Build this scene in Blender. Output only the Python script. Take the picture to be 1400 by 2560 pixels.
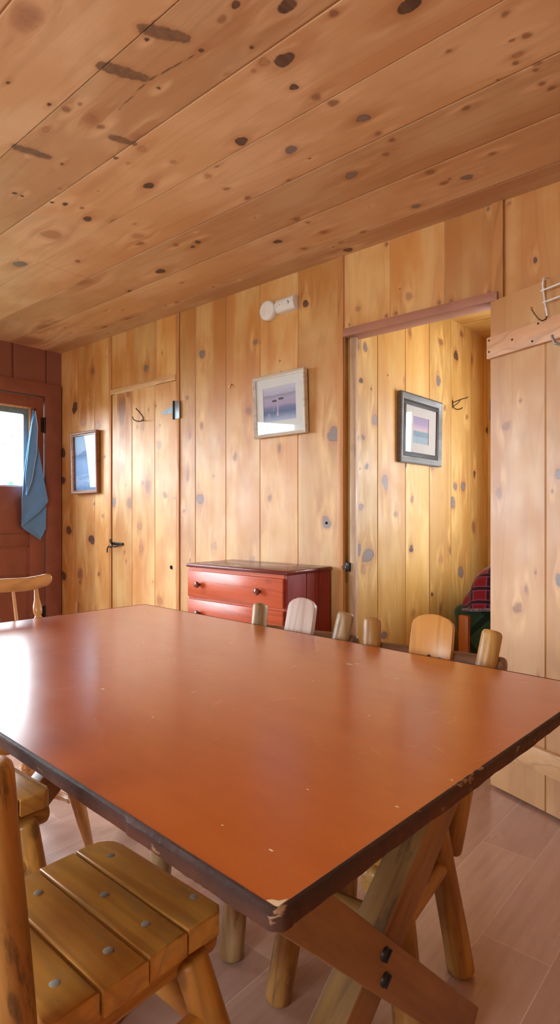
import bpy, bmesh, math, random
import numpy as np
from mathutils import Vector, Matrix, Euler

for o in list(bpy.data.objects):
    bpy.data.objects.remove(o, do_unlink=True)
SC = bpy.context.scene
COL = SC.collection
R = math.radians

# ------------------------------------------------------------------ camera
cam_d = bpy.data.cameras.new('camera')
cam = bpy.data.objects.new('camera', cam_d)
COL.objects.link(cam)
cam_d.sensor_fit = 'HORIZONTAL'
cam_d.sensor_width = 36.0
cam_d.lens = 36.0 * 1480.0 / 1400.0
cam_d.shift_y = 6.0 / 1400.0
cam_d.clip_start = 0.02
cam.location = (0, 0, 1.15)
cam.rotation_euler = (R(90), 0, R(40.9))
SC.camera = cam

# ------------------------------------------------------------------ sky, daylight, exposure
SC.view_settings.view_transform = 'Standard'
SC.view_settings.look = 'None'
SC.view_settings.gamma = 1.0
SC.view_settings.use_curve_mapping = False
SC.view_settings.exposure = 0.50
SKY = 17.0
world = bpy.data.worlds.new('daylight')
SC.world = world
world.use_nodes = True
wn = world.node_tree
wn.nodes.clear()
w_out = wn.nodes.new('ShaderNodeOutputWorld')
w_bg = wn.nodes.new('ShaderNodeBackground')
w_bg.inputs['Color'].default_value = (0.82, 0.92, 1.0, 1)
w_bg.inputs['Strength'].default_value = SKY
wn.links.new(w_bg.outputs[0], w_out.inputs[0])


def window_light(name, loc, rot, sx, sy, power=0.0):
    """Daylight entering one window: a portal for the sky."""
    l = bpy.data.lights.new(name, 'AREA')
    l.shape = 'RECTANGLE'
    l.size, l.size_y = sx, sy
    l.cycles.is_portal = True
    o = bpy.data.objects.new(name, l)
    o.location = loc
    o.rotation_euler = rot
    COL.objects.link(o)
    return o


# room numbers: main wall y = 2.5, left wall x = -4.54, ceiling z = 2.47
YW, XL, ZC = 2.5, -4.54, 2.47
XR, YB = 1.5, -2.0
W1 = (-0.75, 1.15, 0.55, 2.08)       # left wall window: y0,y1,z0,z1
W_FILL = (-1.4, 0.1, 1.0, 1.95)        # fill window added in the unseen wall behind the camera: x0,x1,z0,z1
W3 = (-1.08, 0.2, 0.95, 2.0)        # bedroom far wall window: x0,x1,z0,z1
DW = (1.62, 2.185, 1.375, 1.935)    # glass in the red door: y0,y1,z0,z1
window_light('daylight_left', (XL - 0.10, (W1[0] + W1[1]) / 2, (W1[2] + W1[3]) / 2), (0, R(-90), 0), W1[3] - W1[2], W1[1] - W1[0])
window_light('fill_window_portal', ((W_FILL[0] + W_FILL[1]) / 2, YB - 0.10, (W_FILL[2] + W_FILL[3]) / 2), (R(90), 0, 0), W_FILL[1] - W_FILL[0], W_FILL[3] - W_FILL[2])  # portal of the fill window added behind the camera
window_light('daylight_bedroom', ((W3[0] + W3[1]) / 2, 4.28 + 0.10, (W3[2] + W3[3]) / 2), (R(-90), 0, 0), W3[1] - W3[0], W3[3] - W3[2])
window_light('daylight_door', (XL - 0.06, (DW[0] + DW[1]) / 2, (DW[2] + DW[3]) / 2), (0, R(-90), 0), DW[3] - DW[2], DW[1] - DW[0])


# ------------------------------------------------------------------ materials
def lin(c):
    return tuple(((x / 255.0) / 12.92 if x / 255.0 <= 0.04045 else ((x / 255.0 + 0.055) / 1.055) ** 2.4) for x in c) + (1.0,)


class NT:
    def __init__(self, name):
        self.m = bpy.data.materials.new(name)
        self.m.use_nodes = True
        self.t = self.m.node_tree
        self.b = self.t.nodes['Principled BSDF']
        self.out = self.t.nodes['Material Output']

    def n(self, typ, **kw):
        nd = self.t.nodes.new(typ)
        for k, v in kw.items():
            setattr(nd, k, v)
        return nd

    def set(self, sock, v):
        if hasattr(v, 'is_linked') or isinstance(v, bpy.types.NodeSocket):
            self.t.links.new(v, sock)
        else:
            sock.default_value = v

    def math(self, op, a, b=0.0, c=0.0, clamp=False):
        nd = self.n('ShaderNodeMath', operation=op, use_clamp=clamp)
        for i, v in enumerate((a, b, c)):
            self.set(nd.inputs[i], v)
        return nd.outputs[0]

    def mapr(self, v, a, b, c=0.0, d=1.0, smooth=False):
        nd = self.n('ShaderNodeMapRange')
        if smooth:
            nd.interpolation_type = 'SMOOTHSTEP'
        self.set(nd.inputs[0], v)
        for i, x in enumerate((a, b, c, d)):
            self.set(nd.inputs[i + 1], x)
        return nd.outputs[0]

    def mix(self, f, a, b, mode='MIX'):
        nd = self.n('ShaderNodeMix', data_type='RGBA', blend_type=mode)
        self.set(nd.inputs[0], f)
        self.set(nd.inputs[6], a)
        self.set(nd.inputs[7], b)
        return nd.outputs[2]

    def attr(self, name, what='Fac'):
        return self.n('ShaderNodeAttribute', attribute_name=name).outputs[what]

    def mapping(self, vec, scale=(1, 1, 1), loc=(0, 0, 0), rot=(0, 0, 0)):
        nd = self.n('ShaderNodeMapping')
        self.set(nd.inputs[0], vec)
        nd.inputs['Location'].default_value = loc
        nd.inputs['Rotation'].default_value = rot
        nd.inputs['Scale'].default_value = scale
        return nd.outputs[0]

    def noise(self, vec, scale=1.0, detail=3.0, rough=0.5, dist=0.0):
        nd = self.n('ShaderNodeTexNoise')
        self.set(nd.inputs['Vector'], vec)
        nd.inputs['Scale'].default_value = scale
        nd.inputs['Detail'].default_value = detail
        nd.inputs['Roughness'].default_value = rough
        nd.inputs['Distortion'].default_value = dist
        return nd.outputs['Fac']

    def ramp(self, f, stops, interp='LINEAR'):
        nd = self.n('ShaderNodeValToRGB')
        nd.color_ramp.interpolation = interp
        el = nd.color_ramp.elements
        while len(el) < len(stops):
            el.new(0.5)
        for e, (p, c) in zip(el, stops):
            e.position = p
            e.color = c if len(c) == 4 else lin(c)
        self.set(nd.inputs[0], f)
        return nd.outputs[0]

    def obj(self):
        return self.n('ShaderNodeTexCoord').outputs['Object']

    def bump(self, h, strength=0.2, dist=0.002):
        nd = self.n('ShaderNodeBump')
        nd.inputs['Strength'].default_value = strength
        nd.inputs['Distance'].default_value = dist
        self.set(nd.inputs['Height'], h)
        self.t.links.new(nd.outputs[0], self.b.inputs['Normal'])

    def done(self, color, rough=0.5, spec=0.5, metal=0.0, **kw):
        self.set(self.b.inputs['Base Color'], color)
        self.set(self.b.inputs['Roughness'], rough)
        self.b.inputs['Specular IOR Level'].default_value = spec
        self.b.inputs['Metallic'].default_value = metal
        for k, v in kw.items():
            self.set(self.b.inputs[k], v)
        return self.m


def pine(name, light, mid, amber, rough=0.42, spec=0.5, contour=0.11, painted=None):
    """Varnished knotty pine boards; reads the per-vertex grain, knot distance and board tone."""
    N = NT(name)
    gr = N.attr('gr', 'Vector')
    big = N.noise(N.mapping(gr, (5.0, 0.55, 1.0)), 1.0, 2.0, 0.5)
    fine = N.noise(N.mapping(gr, (150.0, 3.0, 1.0)), 1.0, 3.0, 0.6)
    blot = N.noise(N.mapping(gr, (4.0, 2.2, 1.0), (3, 7, 1)), 1.0, 3.0, 0.55)
    rings = N.math('PINGPONG', N.math('MULTIPLY', big, 9.0), 0.5)
    rings = N.mapr(rings, 0.30, 0.5, 0.0, 1.0, True)
    tone = N.attr('tone')
    c = N.mix(N.mapr(blot, 0.36, 0.62, 0.0, 1.0, True), lin(light), lin(mid))
    c = N.mix(N.math('MULTIPLY', N.mapr(big, 0.45, 0.72, 0.0, 1.0, True), 0.7), c, lin(amber))
    c = N.mix(N.math('MULTIPLY', rings, contour), c, lin([x * 0.62 for x in amber]))
    c = N.mix(N.math('MULTIPLY', N.mapr(fine, 0.35, 0.8), 0.12), c, lin([x * 0.72 for x in mid]))
    c = N.mix(1.0, c, N.ramp(tone, [(0.0, (0.74, 0.69, 0.64, 1)), (0.5, (0.93, 0.91, 0.88, 1)), (1.0, (1.08, 1.06, 1.04, 1))]), 'MULTIPLY')
    kd, kt = N.attr('kd'), N.attr('kt')
    kf = N.math('DIVIDE', kt, 5.0)

    def by_kind(*v):
        nd = N.ramp(kf, [(q, (x, x, x, 1)) for q, x in zip((0.0, 0.12, 0.32, 0.52, 0.72, 0.92), v)], 'CONSTANT')
        return nd
    wob = N.noise(N.mapping(gr, (60, 60, 1)), 1.0, 2.0)
    smear = N.noise(N.mapping(gr, (120, 14, 1), (4, 4, 2)), 1.0, 3.0, 0.6)
    kd = N.math('ADD', kd, N.math('MULTIPLY', N.math('SUBTRACT', wob, 0.5), 0.5))
    kd = N.math('ADD', kd, N.math('MULTIPLY', N.math('SUBTRACT', smear, 0.5), by_kind(0.25, 1.1, 0.45, 0.5, 1.0, 0.7)))
    kh = N.attr('kh')
    fl = N.noise(N.mapping(gr, (26, 4, 1), (2, 5, 8)), 1.0, 3.0)
    flame = N.math('MULTIPLY', N.mapr(kh, 2.0, 0.4, 0.0, 1.0, True), N.mapr(fl, 0.35, 0.65))
    c = N.mix(N.math('MULTIPLY', flame, 0.40), c, lin([amber[0] * 0.86, amber[1] * 0.74, amber[2] * 0.62]))
    c = N.mix(N.math('MULTIPLY', N.math('MULTIPLY', N.mapr(kh, 2.4, 1.0, 0.0, 1.0, True), N.mapr(fl, 0.55, 0.35)), 0.5), c, lin([min(255, x * 1.07) for x in light]))
    halo = N.math('MULTIPLY', N.mapr(kd, 2.2, 0.9, 0.0, 1.0, True), 0.25)
    c = N.mix(halo, c, lin([amber[0] * 0.80, amber[1] * 0.64, amber[2] * 0.52]))
    kcol = N.ramp(kf, [(0.0, (70, 50, 48)), (0.12, (138, 94, 68)), (0.32, (122, 112, 114)), (0.52, (184, 136, 92)), (0.72, (154, 110, 84)), (0.92, (104, 78, 62))], 'CONSTANT')
    kr = N.math('PINGPONG', N.math('MULTIPLY', kd, 2.6), 0.5)
    kcol = N.mix(N.math('MULTIPLY', kr, 0.5), kcol, N.mix(0.5, kcol, (0.03, 0.015, 0.012, 1)))
    kcol = N.mix(N.math('MULTIPLY', N.mapr(wob, 0.35, 0.7), 0.4), kcol, N.mix(0.5, kcol, lin(amber)))
    soft = by_kind(0.12, 0.42, 0.16, 0.22, 0.6, 0.22)
    kin = N.mapr(kd, N.math('ADD', 1.0, soft), N.math('SUBTRACT', 1.0, soft), 0.0, 1.0, True)
    kin = N.math('MULTIPLY', kin, by_kind(0.95, 0.80, 0.92, 0.75, 0.62, 0.85))
    c = N.mix(kin, c, kcol)
    edge = N.mapr(N.math('ABSOLUTE', N.math('SUBTRACT', kd, 0.97)), 0.0, 0.14, 1.0, 0.0, True)
    edge = N.math('MULTIPLY', N.math('MULTIPLY', edge, N.mapr(fl, 0.42, 0.58)), by_kind(0.6, 0.15, 0.55, 0.5, 0.0, 0.0))
    c = N.mix(edge, c, lin((66, 40, 32)))
    if painted:
        c = N.mix(painted[1], c, lin(painted[0]))
    N.bump(fine, 0.12, 0.0015)
    ro = N.mapr(N.noise(N.mapping(gr, (9, 5, 1)), 1.0, 4.0, 0.6), 0.3, 0.7, rough - 0.05, rough + 0.08)
    return N.done(c, ro, spec)


def wood(name, light, dark, rough=0.4, spec=0.5, grain=(90, 90, 5), mottle=0.35, worn=None, wornamt=0.0, knots=0.0, ringk=7.0):
    N = NT(name)
    gr = N.attr('gr', 'Vector')
    g = N.noise(N.mapping(gr, grain), 1.0, 4.0, 0.6)
    b = N.noise(N.mapping(gr, (14, 14, 3.2), (5, 2, 9)), 1.0, 3.0, 0.55)
    ring = N.mapr(N.math('PINGPONG', N.math('MULTIPLY', N.noise(N.mapping(gr, (9, 9, 0.8)), 1.0, 1.5), ringk), 0.5), 0.3, 0.5, 0.0, 1.0, True)
    f = N.math('ADD', N.math('MULTIPLY', N.mapr(g, 0.3, 0.7), 0.35), N.math('MULTIPLY', N.mapr(b, 0.3, 0.7), mottle * 1.4), clamp=True)
    c = N.mix(f, lin(light), lin(dark))
    c = N.mix(N.math('MULTIPLY', ring, 0.28), c, lin([x * 0.6 for x in dark]))
    if worn:
        w = N.noise(N.mapping(gr, (30, 30, 7), (1, 8, 4)), 1.0, 5.0, 0.65)
        c = N.mix(N.math('MULTIPLY', N.mapr(w, 0.52, 0.66, 0.0, 1.0, True), wornamt), c, lin(worn))
    if knots:
        v = N.n('ShaderNodeTexVoronoi')
        N.set(v.inputs['Vector'], N.mapping(gr, (11, 11, 7)))
        v.inputs['Scale'].default_value = 1.0
        kk = N.mapr(v.outputs['Distance'], 0.10, 0.22, 1.0, 0.0, True)
        c = N.mix(N.math('MULTIPLY', kk, knots), c, lin([x * 0.42 for x in dark]))
    N.bump(g, 0.18, 0.0015)
    ro = N.mapr(b, 0.3, 0.7, rough - 0.06, rough + 0.1)
    return N.done(c, ro, spec)


def plain(name, col, rough=0.5, spec=0.5, metal=0.0, var=0.12, scale=30.0, bump=0.0):
    N = NT(name)
    v = N.noise(N.obj(), scale, 4.0, 0.6)
    c = N.mix(N.mapr(v, 0.3, 0.7), lin([x * (1 - var) for x in col]), lin([min(255, x * (1 + var * 0.6)) for x in col]))
    if bump:
        N.bump(v, bump, 0.002)
    return N.done(c, N.mapr(v, 0.3, 0.7, max(0.03, rough - 0.05), rough + 0.05), spec, metal)


def glass_mat(name):
    N = NT(name)
    N.t.nodes.remove(N.b)
    tr = N.n('ShaderNodeBsdfTransparent')
    gl = N.n('ShaderNodeBsdfGlossy')
    gl.inputs['Roughness'].default_value = 0.02
    lw = N.n('ShaderNodeLayerWeight')
    lw.inputs['Blend'].default_value = 0.5
    fr = N.math('ADD', N.math('MULTIPLY', N.math('POWER', lw.outputs['Facing'], 5.0), 0.92), 0.045)
    mx = N.n('ShaderNodeMixShader')
    N.t.links.new(fr, mx.inputs[0])
    N.t.links.new(tr.outputs[0], mx.inputs[1])
    N.t.links.new(gl.outputs[0], mx.inputs[2])
    N.t.links.new(mx.outputs[0], N.out.inputs[0])
    return N.m


def print_mat(name, z0, z1, stops, noise=0.1, nscale=(12, 12, 12)):
    """A picture print: bands of colour from bottom to top with some mottling."""
    N = NT(name)
    oc = N.obj()
    sp = N.n('ShaderNodeSeparateXYZ')
    N.set(sp.inputs[0], oc)
    nz = N.noise(N.mapping(oc, nscale), 1.0, 4.0, 0.6)
    f = N.math('ADD', N.mapr(sp.outputs[2], z0, z1), N.math('MULTIPLY', N.math('SUBTRACT', nz, 0.5), noise))
    return N.done(N.ramp(f, stops), 0.6, 0.2)


M = {}
M['pine_wall'] = pine('knotty_pine_wall', (230, 186, 120), (214, 152, 80), (196, 122, 48), rough=0.47, spec=0.9)
M['pine_ceiling'] = pine('knotty_pine_ceiling', (226, 190, 148), (214, 170, 124), (198, 144, 98), rough=0.46)
M['pine_bedroom'] = pine('knotty_pine_bedroom', (230, 192, 118), (218, 172, 90), (204, 144, 60), rough=0.52, spec=0.35)
M['pine_door'] = pine('knotty_pine_door', (228, 184, 130), (214, 160, 102), (198, 134, 74), rough=0.42, spec=0.8)
M['pine_board'] = wood('pink_pine_board', (226, 176, 136), (206, 152, 112), 0.4, mottle=0.3)
M['pine_trim'] = wood('pine_trim', (214, 158, 100), (188, 122, 66), 0.45, mottle=0.3)
M['pine_pale'] = wood('pale_pine_strip', (226, 184, 134), (204, 152, 100), 0.45, mottle=0.25)
M['pink_paint'] = plain('brown_pink_paint', (176, 122, 98), 0.5, 0.4, var=0.06, scale=9)
M['jamb_brown'] = wood('dark_brown_jamb', (112, 62, 36), (80, 40, 22), 0.5)
M['jamb_light'] = wood('worn_pale_jamb', (204, 172, 140), (184, 146, 112), 0.5, worn=(140, 96, 76), wornamt=0.4)
M['red_wall'] = pine('brown_red_painted_boards', (132, 84, 64), (120, 74, 56), (110, 64, 48), rough=0.5, painted=((146, 92, 74), 0.75))
M['red_paint'] = plain('brown_red_paint', (146, 88, 70), 0.38, 0.5, var=0.08, scale=8)
M['sash'] = plain('grey_teal_sash', (122, 142, 144), 0.5, var=0.08)
M['sash_white'] = plain('window_frame_paint', (190, 180, 165), 0.5, var=0.08)
M['dark_iron'] = plain('dark_iron', (34, 30, 30), 0.45, 0.5, 0.3)
M['screw'] = plain('grey_screw_head', (164, 160, 150), 0.45, 0.5, 0.25)
M['galv'] = plain('galvanised_steel', (150, 158, 164), 0.42, 0.5, 0.7, scale=60)
M['bronze'] = plain('aged_bronze', (92, 72, 48), 0.4, 0.5, 0.8)
M['brass'] = plain('brass', (206, 160, 76), 0.25, 0.5, 0.9)
M['white_wire'] = plain('white_coated_wire', (236, 236, 236), 0.35, 0.5)
M['grey_metal'] = plain('dull_grey_metal', (150, 148, 144), 0.35, 0.5, 0.6)
M['white_plastic'] = plain('white_plastic', (236, 234, 228), 0.45, 0.4, var=0.03)
M['grey_plastic'] = plain('grey_plastic', (150, 150, 150), 0.5, 0.4, var=0.05)
M['black'] = plain('black_metal', (20, 18, 18), 0.45, 0.5)
M['dark_hole'] = plain('dark_hole', (24, 18, 16), 0.8, 0.1)
M['silver_frame'] = wood('silver_frame', (104, 97, 91), (78, 71, 66), 0.5, mottle=0.3)
M['silver_frame'].node_tree.nodes['Principled BSDF'].inputs['Metallic'].default_value = 0.2
M['frame_dark'] = plain('dark_brown_fillet', (48, 38, 30), 0.6, 0.3)
M['frame_white'] = wood('off_white_frame', (218, 206, 188), (196, 182, 162), 0.4, mottle=0.3)
M['frame_brown'] = wood('mid_brown_frame', (150, 98, 66), (112, 68, 44), 0.32)
M['mat_board'] = plain('pale_mat_board', (226, 230, 228), 0.8, 0.2, var=0.02)
M['mat_grey'] = plain('grey_mat_board', (200, 200, 196), 0.8, 0.2, var=0.02)
M['glass'] = glass_mat('picture_glass')
M['pane'] = glass_mat('window_glass')
M['log_ochre'] = wood('varnished_log', (216, 158, 74), (172, 112, 42), 0.36, knots=0.5, mottle=0.45, worn=(112, 84, 50), wornamt=0.35)
M['log_pale'] = wood('worn_pale_log', (206, 174, 126), (140, 106, 66), 0.42, knots=0.6, mottle=0.8, worn=(98, 76, 58), wornamt=0.75)
M['log_gold'] = wood('weathered_golden_log', (214, 166, 92), (152, 104, 50), 0.38, knots=0.6, mottle=0.7, worn=(98, 74, 48), wornamt=0.6)
M['log_rail'] = wood('dark_brown_log', (158, 116, 84), (112, 78, 54), 0.42, knots=0.4, mottle=0.6, worn=(84, 62, 50), wornamt=0.5)
M['log_dirty'] = wood('grimy_varnished_log', (206, 152, 80), (156, 104, 48), 0.42, knots=0.4, mottle=0.5, worn=(72, 56, 40), wornamt=0.75)
M['seat_ochre'] = wood('varnished_seat_board', (216, 160, 76), (182, 120, 50), 0.26, mottle=0.5, worn=(150, 128, 84), wornamt=0.35, grain=(70, 70, 4))
M['splat_pale'] = wood('pale_worn_board', (216, 196, 184), (186, 158, 142), 0.4, mottle=0.4, grain=(60, 60, 3))
M['splat_gold'] = wood('golden_board', (222, 160, 82), (192, 124, 54), 0.36, mottle=0.4, grain=(60, 60, 3))
M['windsor'] = wood('golden_turned_wood', (206, 150, 92), (176, 116, 60), 0.26, mottle=0.25, ringk=4.0)
M['trestle'] = wood('red_brown_trestle', (162, 112, 62), (122, 82, 42), 0.36, mottle=0.45, worn=(176, 128, 70), wornamt=0.18)
M['trestle_raw'] = wood('bare_trestle_edge', (158, 118, 68), (104, 74, 48), 0.45, mottle=0.6, worn=(74, 58, 50), wornamt=0.75)
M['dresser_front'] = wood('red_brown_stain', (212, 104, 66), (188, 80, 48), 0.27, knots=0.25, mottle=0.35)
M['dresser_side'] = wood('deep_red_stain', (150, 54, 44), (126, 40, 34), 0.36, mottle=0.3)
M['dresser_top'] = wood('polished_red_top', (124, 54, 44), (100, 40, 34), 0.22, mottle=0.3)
M['knob'] = plain('wooden_knob', (120, 62, 44), 0.25, 0.6)
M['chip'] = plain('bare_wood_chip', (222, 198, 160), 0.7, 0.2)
M['bed_wood'] = wood('orange_bed_wood', (190, 112, 44), (156, 80, 26), 0.4)


def tabletop_mat():
    N = NT('orange_brown_laminate')
    oc = N.obj()
    a = N.noise(N.mapping(oc, (1.3, 5, 5), (3.3, 7.7, 1.4)), 2.0, 4.0, 0.6)
    b = N.noise(N.mapping(oc, (45, 45, 45), (5.37, 8.81, 2.3)), 1.0, 3.0, 0.6)
    c = N.mix(N.mapr(a, 0.3, 0.7), lin((192, 100, 38)), lin((182, 90, 32)))
    c = N.mix(N.math('MULTIPLY', N.mapr(b, 0.35, 0.7), 0.10), c, lin((150, 70, 30)))
    sc = None
    for k, (rz, s) in enumerate(((0.5, (9, 420, 1)), (1.25, (12, 400, 1)), (1.9, (10, 460, 1)), (2.6, (11, 440, 1)))):
        n1 = N.noise(N.mapping(N.mapping(oc, (1, 1, 1), (2.31 + k, 3.73 + k, 0.6), (0, 0, rz)), s), 1.0, 1.5, 0.4)
        n2 = N.noise(N.mapping(oc, (5, 5, 1), (k * 2.3 + 0.4, 1.37, 4)), 1.0, 2.0)
        s1 = N.math('MULTIPLY', N.mapr(n1, 0.70, 0.78, 0.0, 1.0, True), N.mapr(n2, 0.42, 0.62, 0.0, 1.0, True))
        sc = s1 if sc is None else N.math('MAXIMUM', sc, s1)
    c = N.mix(N.math('MULTIPLY', sc, 0.035), c, lin((214, 150, 110)))
    wear = N.mapr(N.noise(N.mapping(oc, (3, 3, 3), (4.4, 9.7, 1.2)), 1.0, 4.0, 0.6), 0.35, 0.7)
    ro = N.math('ADD', N.math('ADD', N.mapr(b, 0.3, 0.7, 0.16, 0.19), N.math('MULTIPLY', sc, 0.08)), N.math('MULTIPLY', wear, 0.06))
    return N.done(c, ro, 0.65, 0.0, **{'Coat Weight': 0.4, 'Coat Roughness': 0.285})


M['tabletop'] = tabletop_mat()


def edge_mat():
    N = NT('chipped_dark_edge')
    oc = N.obj()
    sp = N.n('ShaderNodeSeparateXYZ')
    N.set(sp.inputs[0], oc)
    n1 = N.noise(N.mapping(oc, (22, 22, 60)), 1.0, 5.0, 0.65)
    n2 = N.noise(N.mapping(oc, (7, 7, 20), (3, 3, 3)), 1.0, 3.0, 0.6)
    z = N.mapr(sp.outputs[2], 0.745, 0.757)
    c = N.mix(N.mapr(n2, 0.35, 0.65), lin((92, 50, 34)), lin((66, 38, 26)))
    c = N.mix(N.math('MULTIPLY', z, 0.6), c, lin((44, 34, 34)))
    ch = N.math('MULTIPLY', N.mapr(n1, 0.60, 0.66, 0.0, 1.0, True), N.mapr(sp.outputs[2], 0.735, 0.752))
    c = N.mix(N.math('MULTIPLY', ch, 0.8), c, lin((168, 128, 92)))
    N.bump(n1, 0.5, 0.003)
    return N.done(c, N.mapr(n1, 0.3, 0.7, 0.45, 0.65), 0.35)


M['edge'] = edge_mat()


def floor_mat():
    N = NT('wood_look_vinyl_planks')
    oc = N.obj()
    mp = N.mapping(oc, (1, 1, 1), (0.0, 0.315, 0), (0, 0, R(90)))
    br = N.n('ShaderNodeTexBrick')
    br.offset = 0.5
    N.set(br.inputs['Vector'], N.mapping(oc, (1, 1, 1), (0.69, -0.255, 0), (0, 0, R(90))))
    br.inputs['Scale'].default_value = 1.0
    br.inputs['Mortar Size'].default_value = 0.0012
    br.inputs['Mortar Smooth'].default_value = 0.2
    br.inputs['Brick Width'].default_value = 0.90
    br.inputs['Row Height'].default_value = 0.18
    br.inputs['Color1'].default_value = (0, 0, 0, 1)
    br.inputs['Color2'].default_value = (1, 1, 1, 1)
    br.inputs['Bias'].default_value = 0.0
    br.inputs['Mortar'].default_value = (0.5, 0.5, 0.5, 1)
    g = N.noise(N.mapping(oc, (42, 2.2, 1)), 1.0, 4.0, 0.6)
    b = N.noise(N.mapping(oc, (9, 3, 1)), 1.0, 3.0, 0.6)
    c = N.mix(br.outputs['Color'], lin((206, 170, 150)), lin((176, 138, 120)))
    c = N.mix(N.math('MULTIPLY', N.mapr(g, 0.35, 0.7), 0.5), c, lin((164, 124, 106)))
    c = N.mix(N.math('MULTIPLY', N.mapr(b, 0.3, 0.8, 0.0, 1.0, True), 0.35), c, lin((206, 166, 142)))
    c = N.mix(N.math('MULTIPLY', br.outputs['Fac'], 0.5), c, lin((236, 214, 198)))
    N.bump(g, 0.06, 0.001)
    return N.done(c, N.mapr(b, 0.3, 0.7, 0.20, 0.32), 0.9)


M['floor'] = floor_mat()


def cloth(name, col, rough=0.85, scale=400, sheen=0.3, dark=None):
    N = NT(name)
    oc = N.obj()
    w = N.noise(oc, scale, 2.0)
    b = N.noise(oc, 14.0, 3.0)
    c = N.mix(N.mapr(w, 0.3, 0.7), lin([x * 0.92 for x in col]), lin(col))
    c = N.mix(N.math('MULTIPLY', N.mapr(b, 0.3, 0.7), 0.2), c, lin(dark or [x * 0.8 for x in col]))
    N.bump(w, 0.25, 0.001)
    return N.done(c, rough, 0.2, 0.0, **{'Sheen Weight': sheen})


M['towel'] = cloth('blue_towel_cloth', (112, 168, 226))
M['towel_hem'] = cloth('pale_blue_hem', (180, 212, 236))


def plaid(name, base, line, pale, sx, sy, w1, diag=0.0):
    N = NT(name)
    oc = N.mapping(N.obj(), (1, 1, 1), (0, 0, 0), (0, R(diag), 0))
    sp = N.n('ShaderNodeSeparateXYZ')
    N.set(sp.inputs[0], oc)
    v = N.math('ADD', sp.outputs[2], N.math('MULTIPLY', sp.outputs[1], 0.9)) if not diag else sp.outputs[2]
    c = lin(base)
    for s, p in ((sp.outputs[0], sx), (v, sy)):
        q = N.math('PINGPONG', N.math('ADD', s, 10.0), p / 2)
        c = N.mix(N.math('MULTIPLY', N.mapr(q, w1 * 2.0, w1 * 2.3, 1.0, 0.0, True), 0.35), c, lin(pale))
        c = N.mix(N.mapr(q, w1, w1 * 1.25, 0.92, 0.0, True), c, lin(line))
    w = N.noise(N.obj(), 300.0, 2.0)
    N.bump(w, 0.3, 0.001)
    return N.done(c, 0.9, 0.15, 0.0, **{'Sheen Weight': 0.25})


M['plaid_red'] = plaid('red_plaid_wool', (124, 24, 38), (24, 14, 34), (140, 92, 130), 0.105, 0.085, 0.008)
M['plaid_green'] = plaid('green_plaid_wool', (42, 66, 48), (16, 34, 26), (50, 74, 58), 0.20, 0.20, 0.015, 45)
M['hem_grey'] = plain('grey_blanket_binding', (118, 112, 132), 0.9, 0.1, var=0.35, scale=55)
M['foliage'] = plain('tree_leaves', (30, 66, 50), 0.7, 0.2, var=0.4, scale=4)
M['bark'] = plain('tree_bark', (92, 74, 58), 0.9, 0.1)
M['grass'] = plain('outside_lawn', (70, 84, 60), 0.9, 0.1, var=0.3, scale=2)
M['cable'] = plain('cable_sheath', (14, 15, 16), 0.6, 0.3)
M['plaster'] = plain('back_wall_paint', (206, 176, 140), 0.6, 0.3, var=0.05)


# ------------------------------------------------------------------ builders
def build(name, bm, mat, parent=None, grain=(0, 0, 1), seed=0, smooth=38, xf=None, world=False):
    """Link a bmesh as one mesh object; the grain of its wood runs along `grain`."""
    if xf is not None:
        bm.transform(xf)
    if world and parent is not None:
        bm.transform(parent_mat(parent).inverted())
    bmesh.ops.recalc_face_normals(bm, faces=bm.faces[:])
    me = bpy.data.meshes.new(name)
    bm.to_mesh(me)
    bm.free()
    mats = mat if isinstance(mat, (list, tuple)) else [mat]
    for m in mats:
        me.materials.append(m)
    g = Vector(grain).normalized()
    a = g.orthogonal().normalized()
    b = g.cross(a)
    rng = random.Random(name + str(seed))
    off = np.array([rng.uniform(0, 20) for _ in range(3)])
    n = len(me.vertices)
    co = np.empty(n * 3)
    me.vertices.foreach_get('co', co)
    co = co.reshape(-1, 3)
    q = np.stack([co @ np.array(a), co @ np.array(b), co @ np.array(g)], 1) + off
    at = me.attributes.new('gr', 'FLOAT_VECTOR', 'POINT')
    at.data.foreach_set('vector', q.ravel())
    if smooth:
        me.polygons.foreach_set('use_smooth', [True] * len(me.polygons))
        me.set_sharp_from_angle(angle=R(smooth))
    o = bpy.data.objects.new(name, me)
    COL.objects.link(o)
    if parent is not None:
        o.parent = parent
    return o


def parent_mat(o):
    m = Matrix.LocRotScale(o.location, o.rotation_euler, o.scale)
    return parent_mat(o.parent) @ m if o.parent else m


def tag(o, label, cat, group=None):
    o['label'] = label
    o['category'] = cat
    if group:
        o['group'] = group
    return o


def thing(name, label, cat, loc=(0, 0, 0), rot=(0, 0, 0), group=None):
    o = bpy.data.objects.new(name, None)
    o.empty_display_size = 0.1
    o.location = loc
    o.rotation_euler = rot
    COL.objects.link(o)
    return tag(o, label, cat, group)


def struct(o):
    o['kind'] = 'structure'
    return o


def B():
    return bmesh.new()


def box(bm, lo, hi, bev=0.0, seg=2, xf=None):
    lo, hi = Vector(lo), Vector(hi)
    r = bmesh.ops.create_cube(bm, size=1.0)
    vs = r['verts']
    c, s = (lo + hi) / 2, hi - lo
    for v in vs:
        v.co = Vector((c.x + v.co.x * s.x, c.y + v.co.y * s.y, c.z + v.co.z * s.z))
    if bev > 0:
        es = list({e for v in vs for e in v.link_edges})
        rr = bmesh.ops.bevel(bm, geom=es, offset=bev, segments=seg, profile=0.5, affect='EDGES')
        vs = list({v for f in rr['faces'] for v in f.verts} | {v for v in vs if v.is_valid})
    if xf is not None:
        bmesh.ops.transform(bm, matrix=xf, verts=vs)
    return vs


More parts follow.
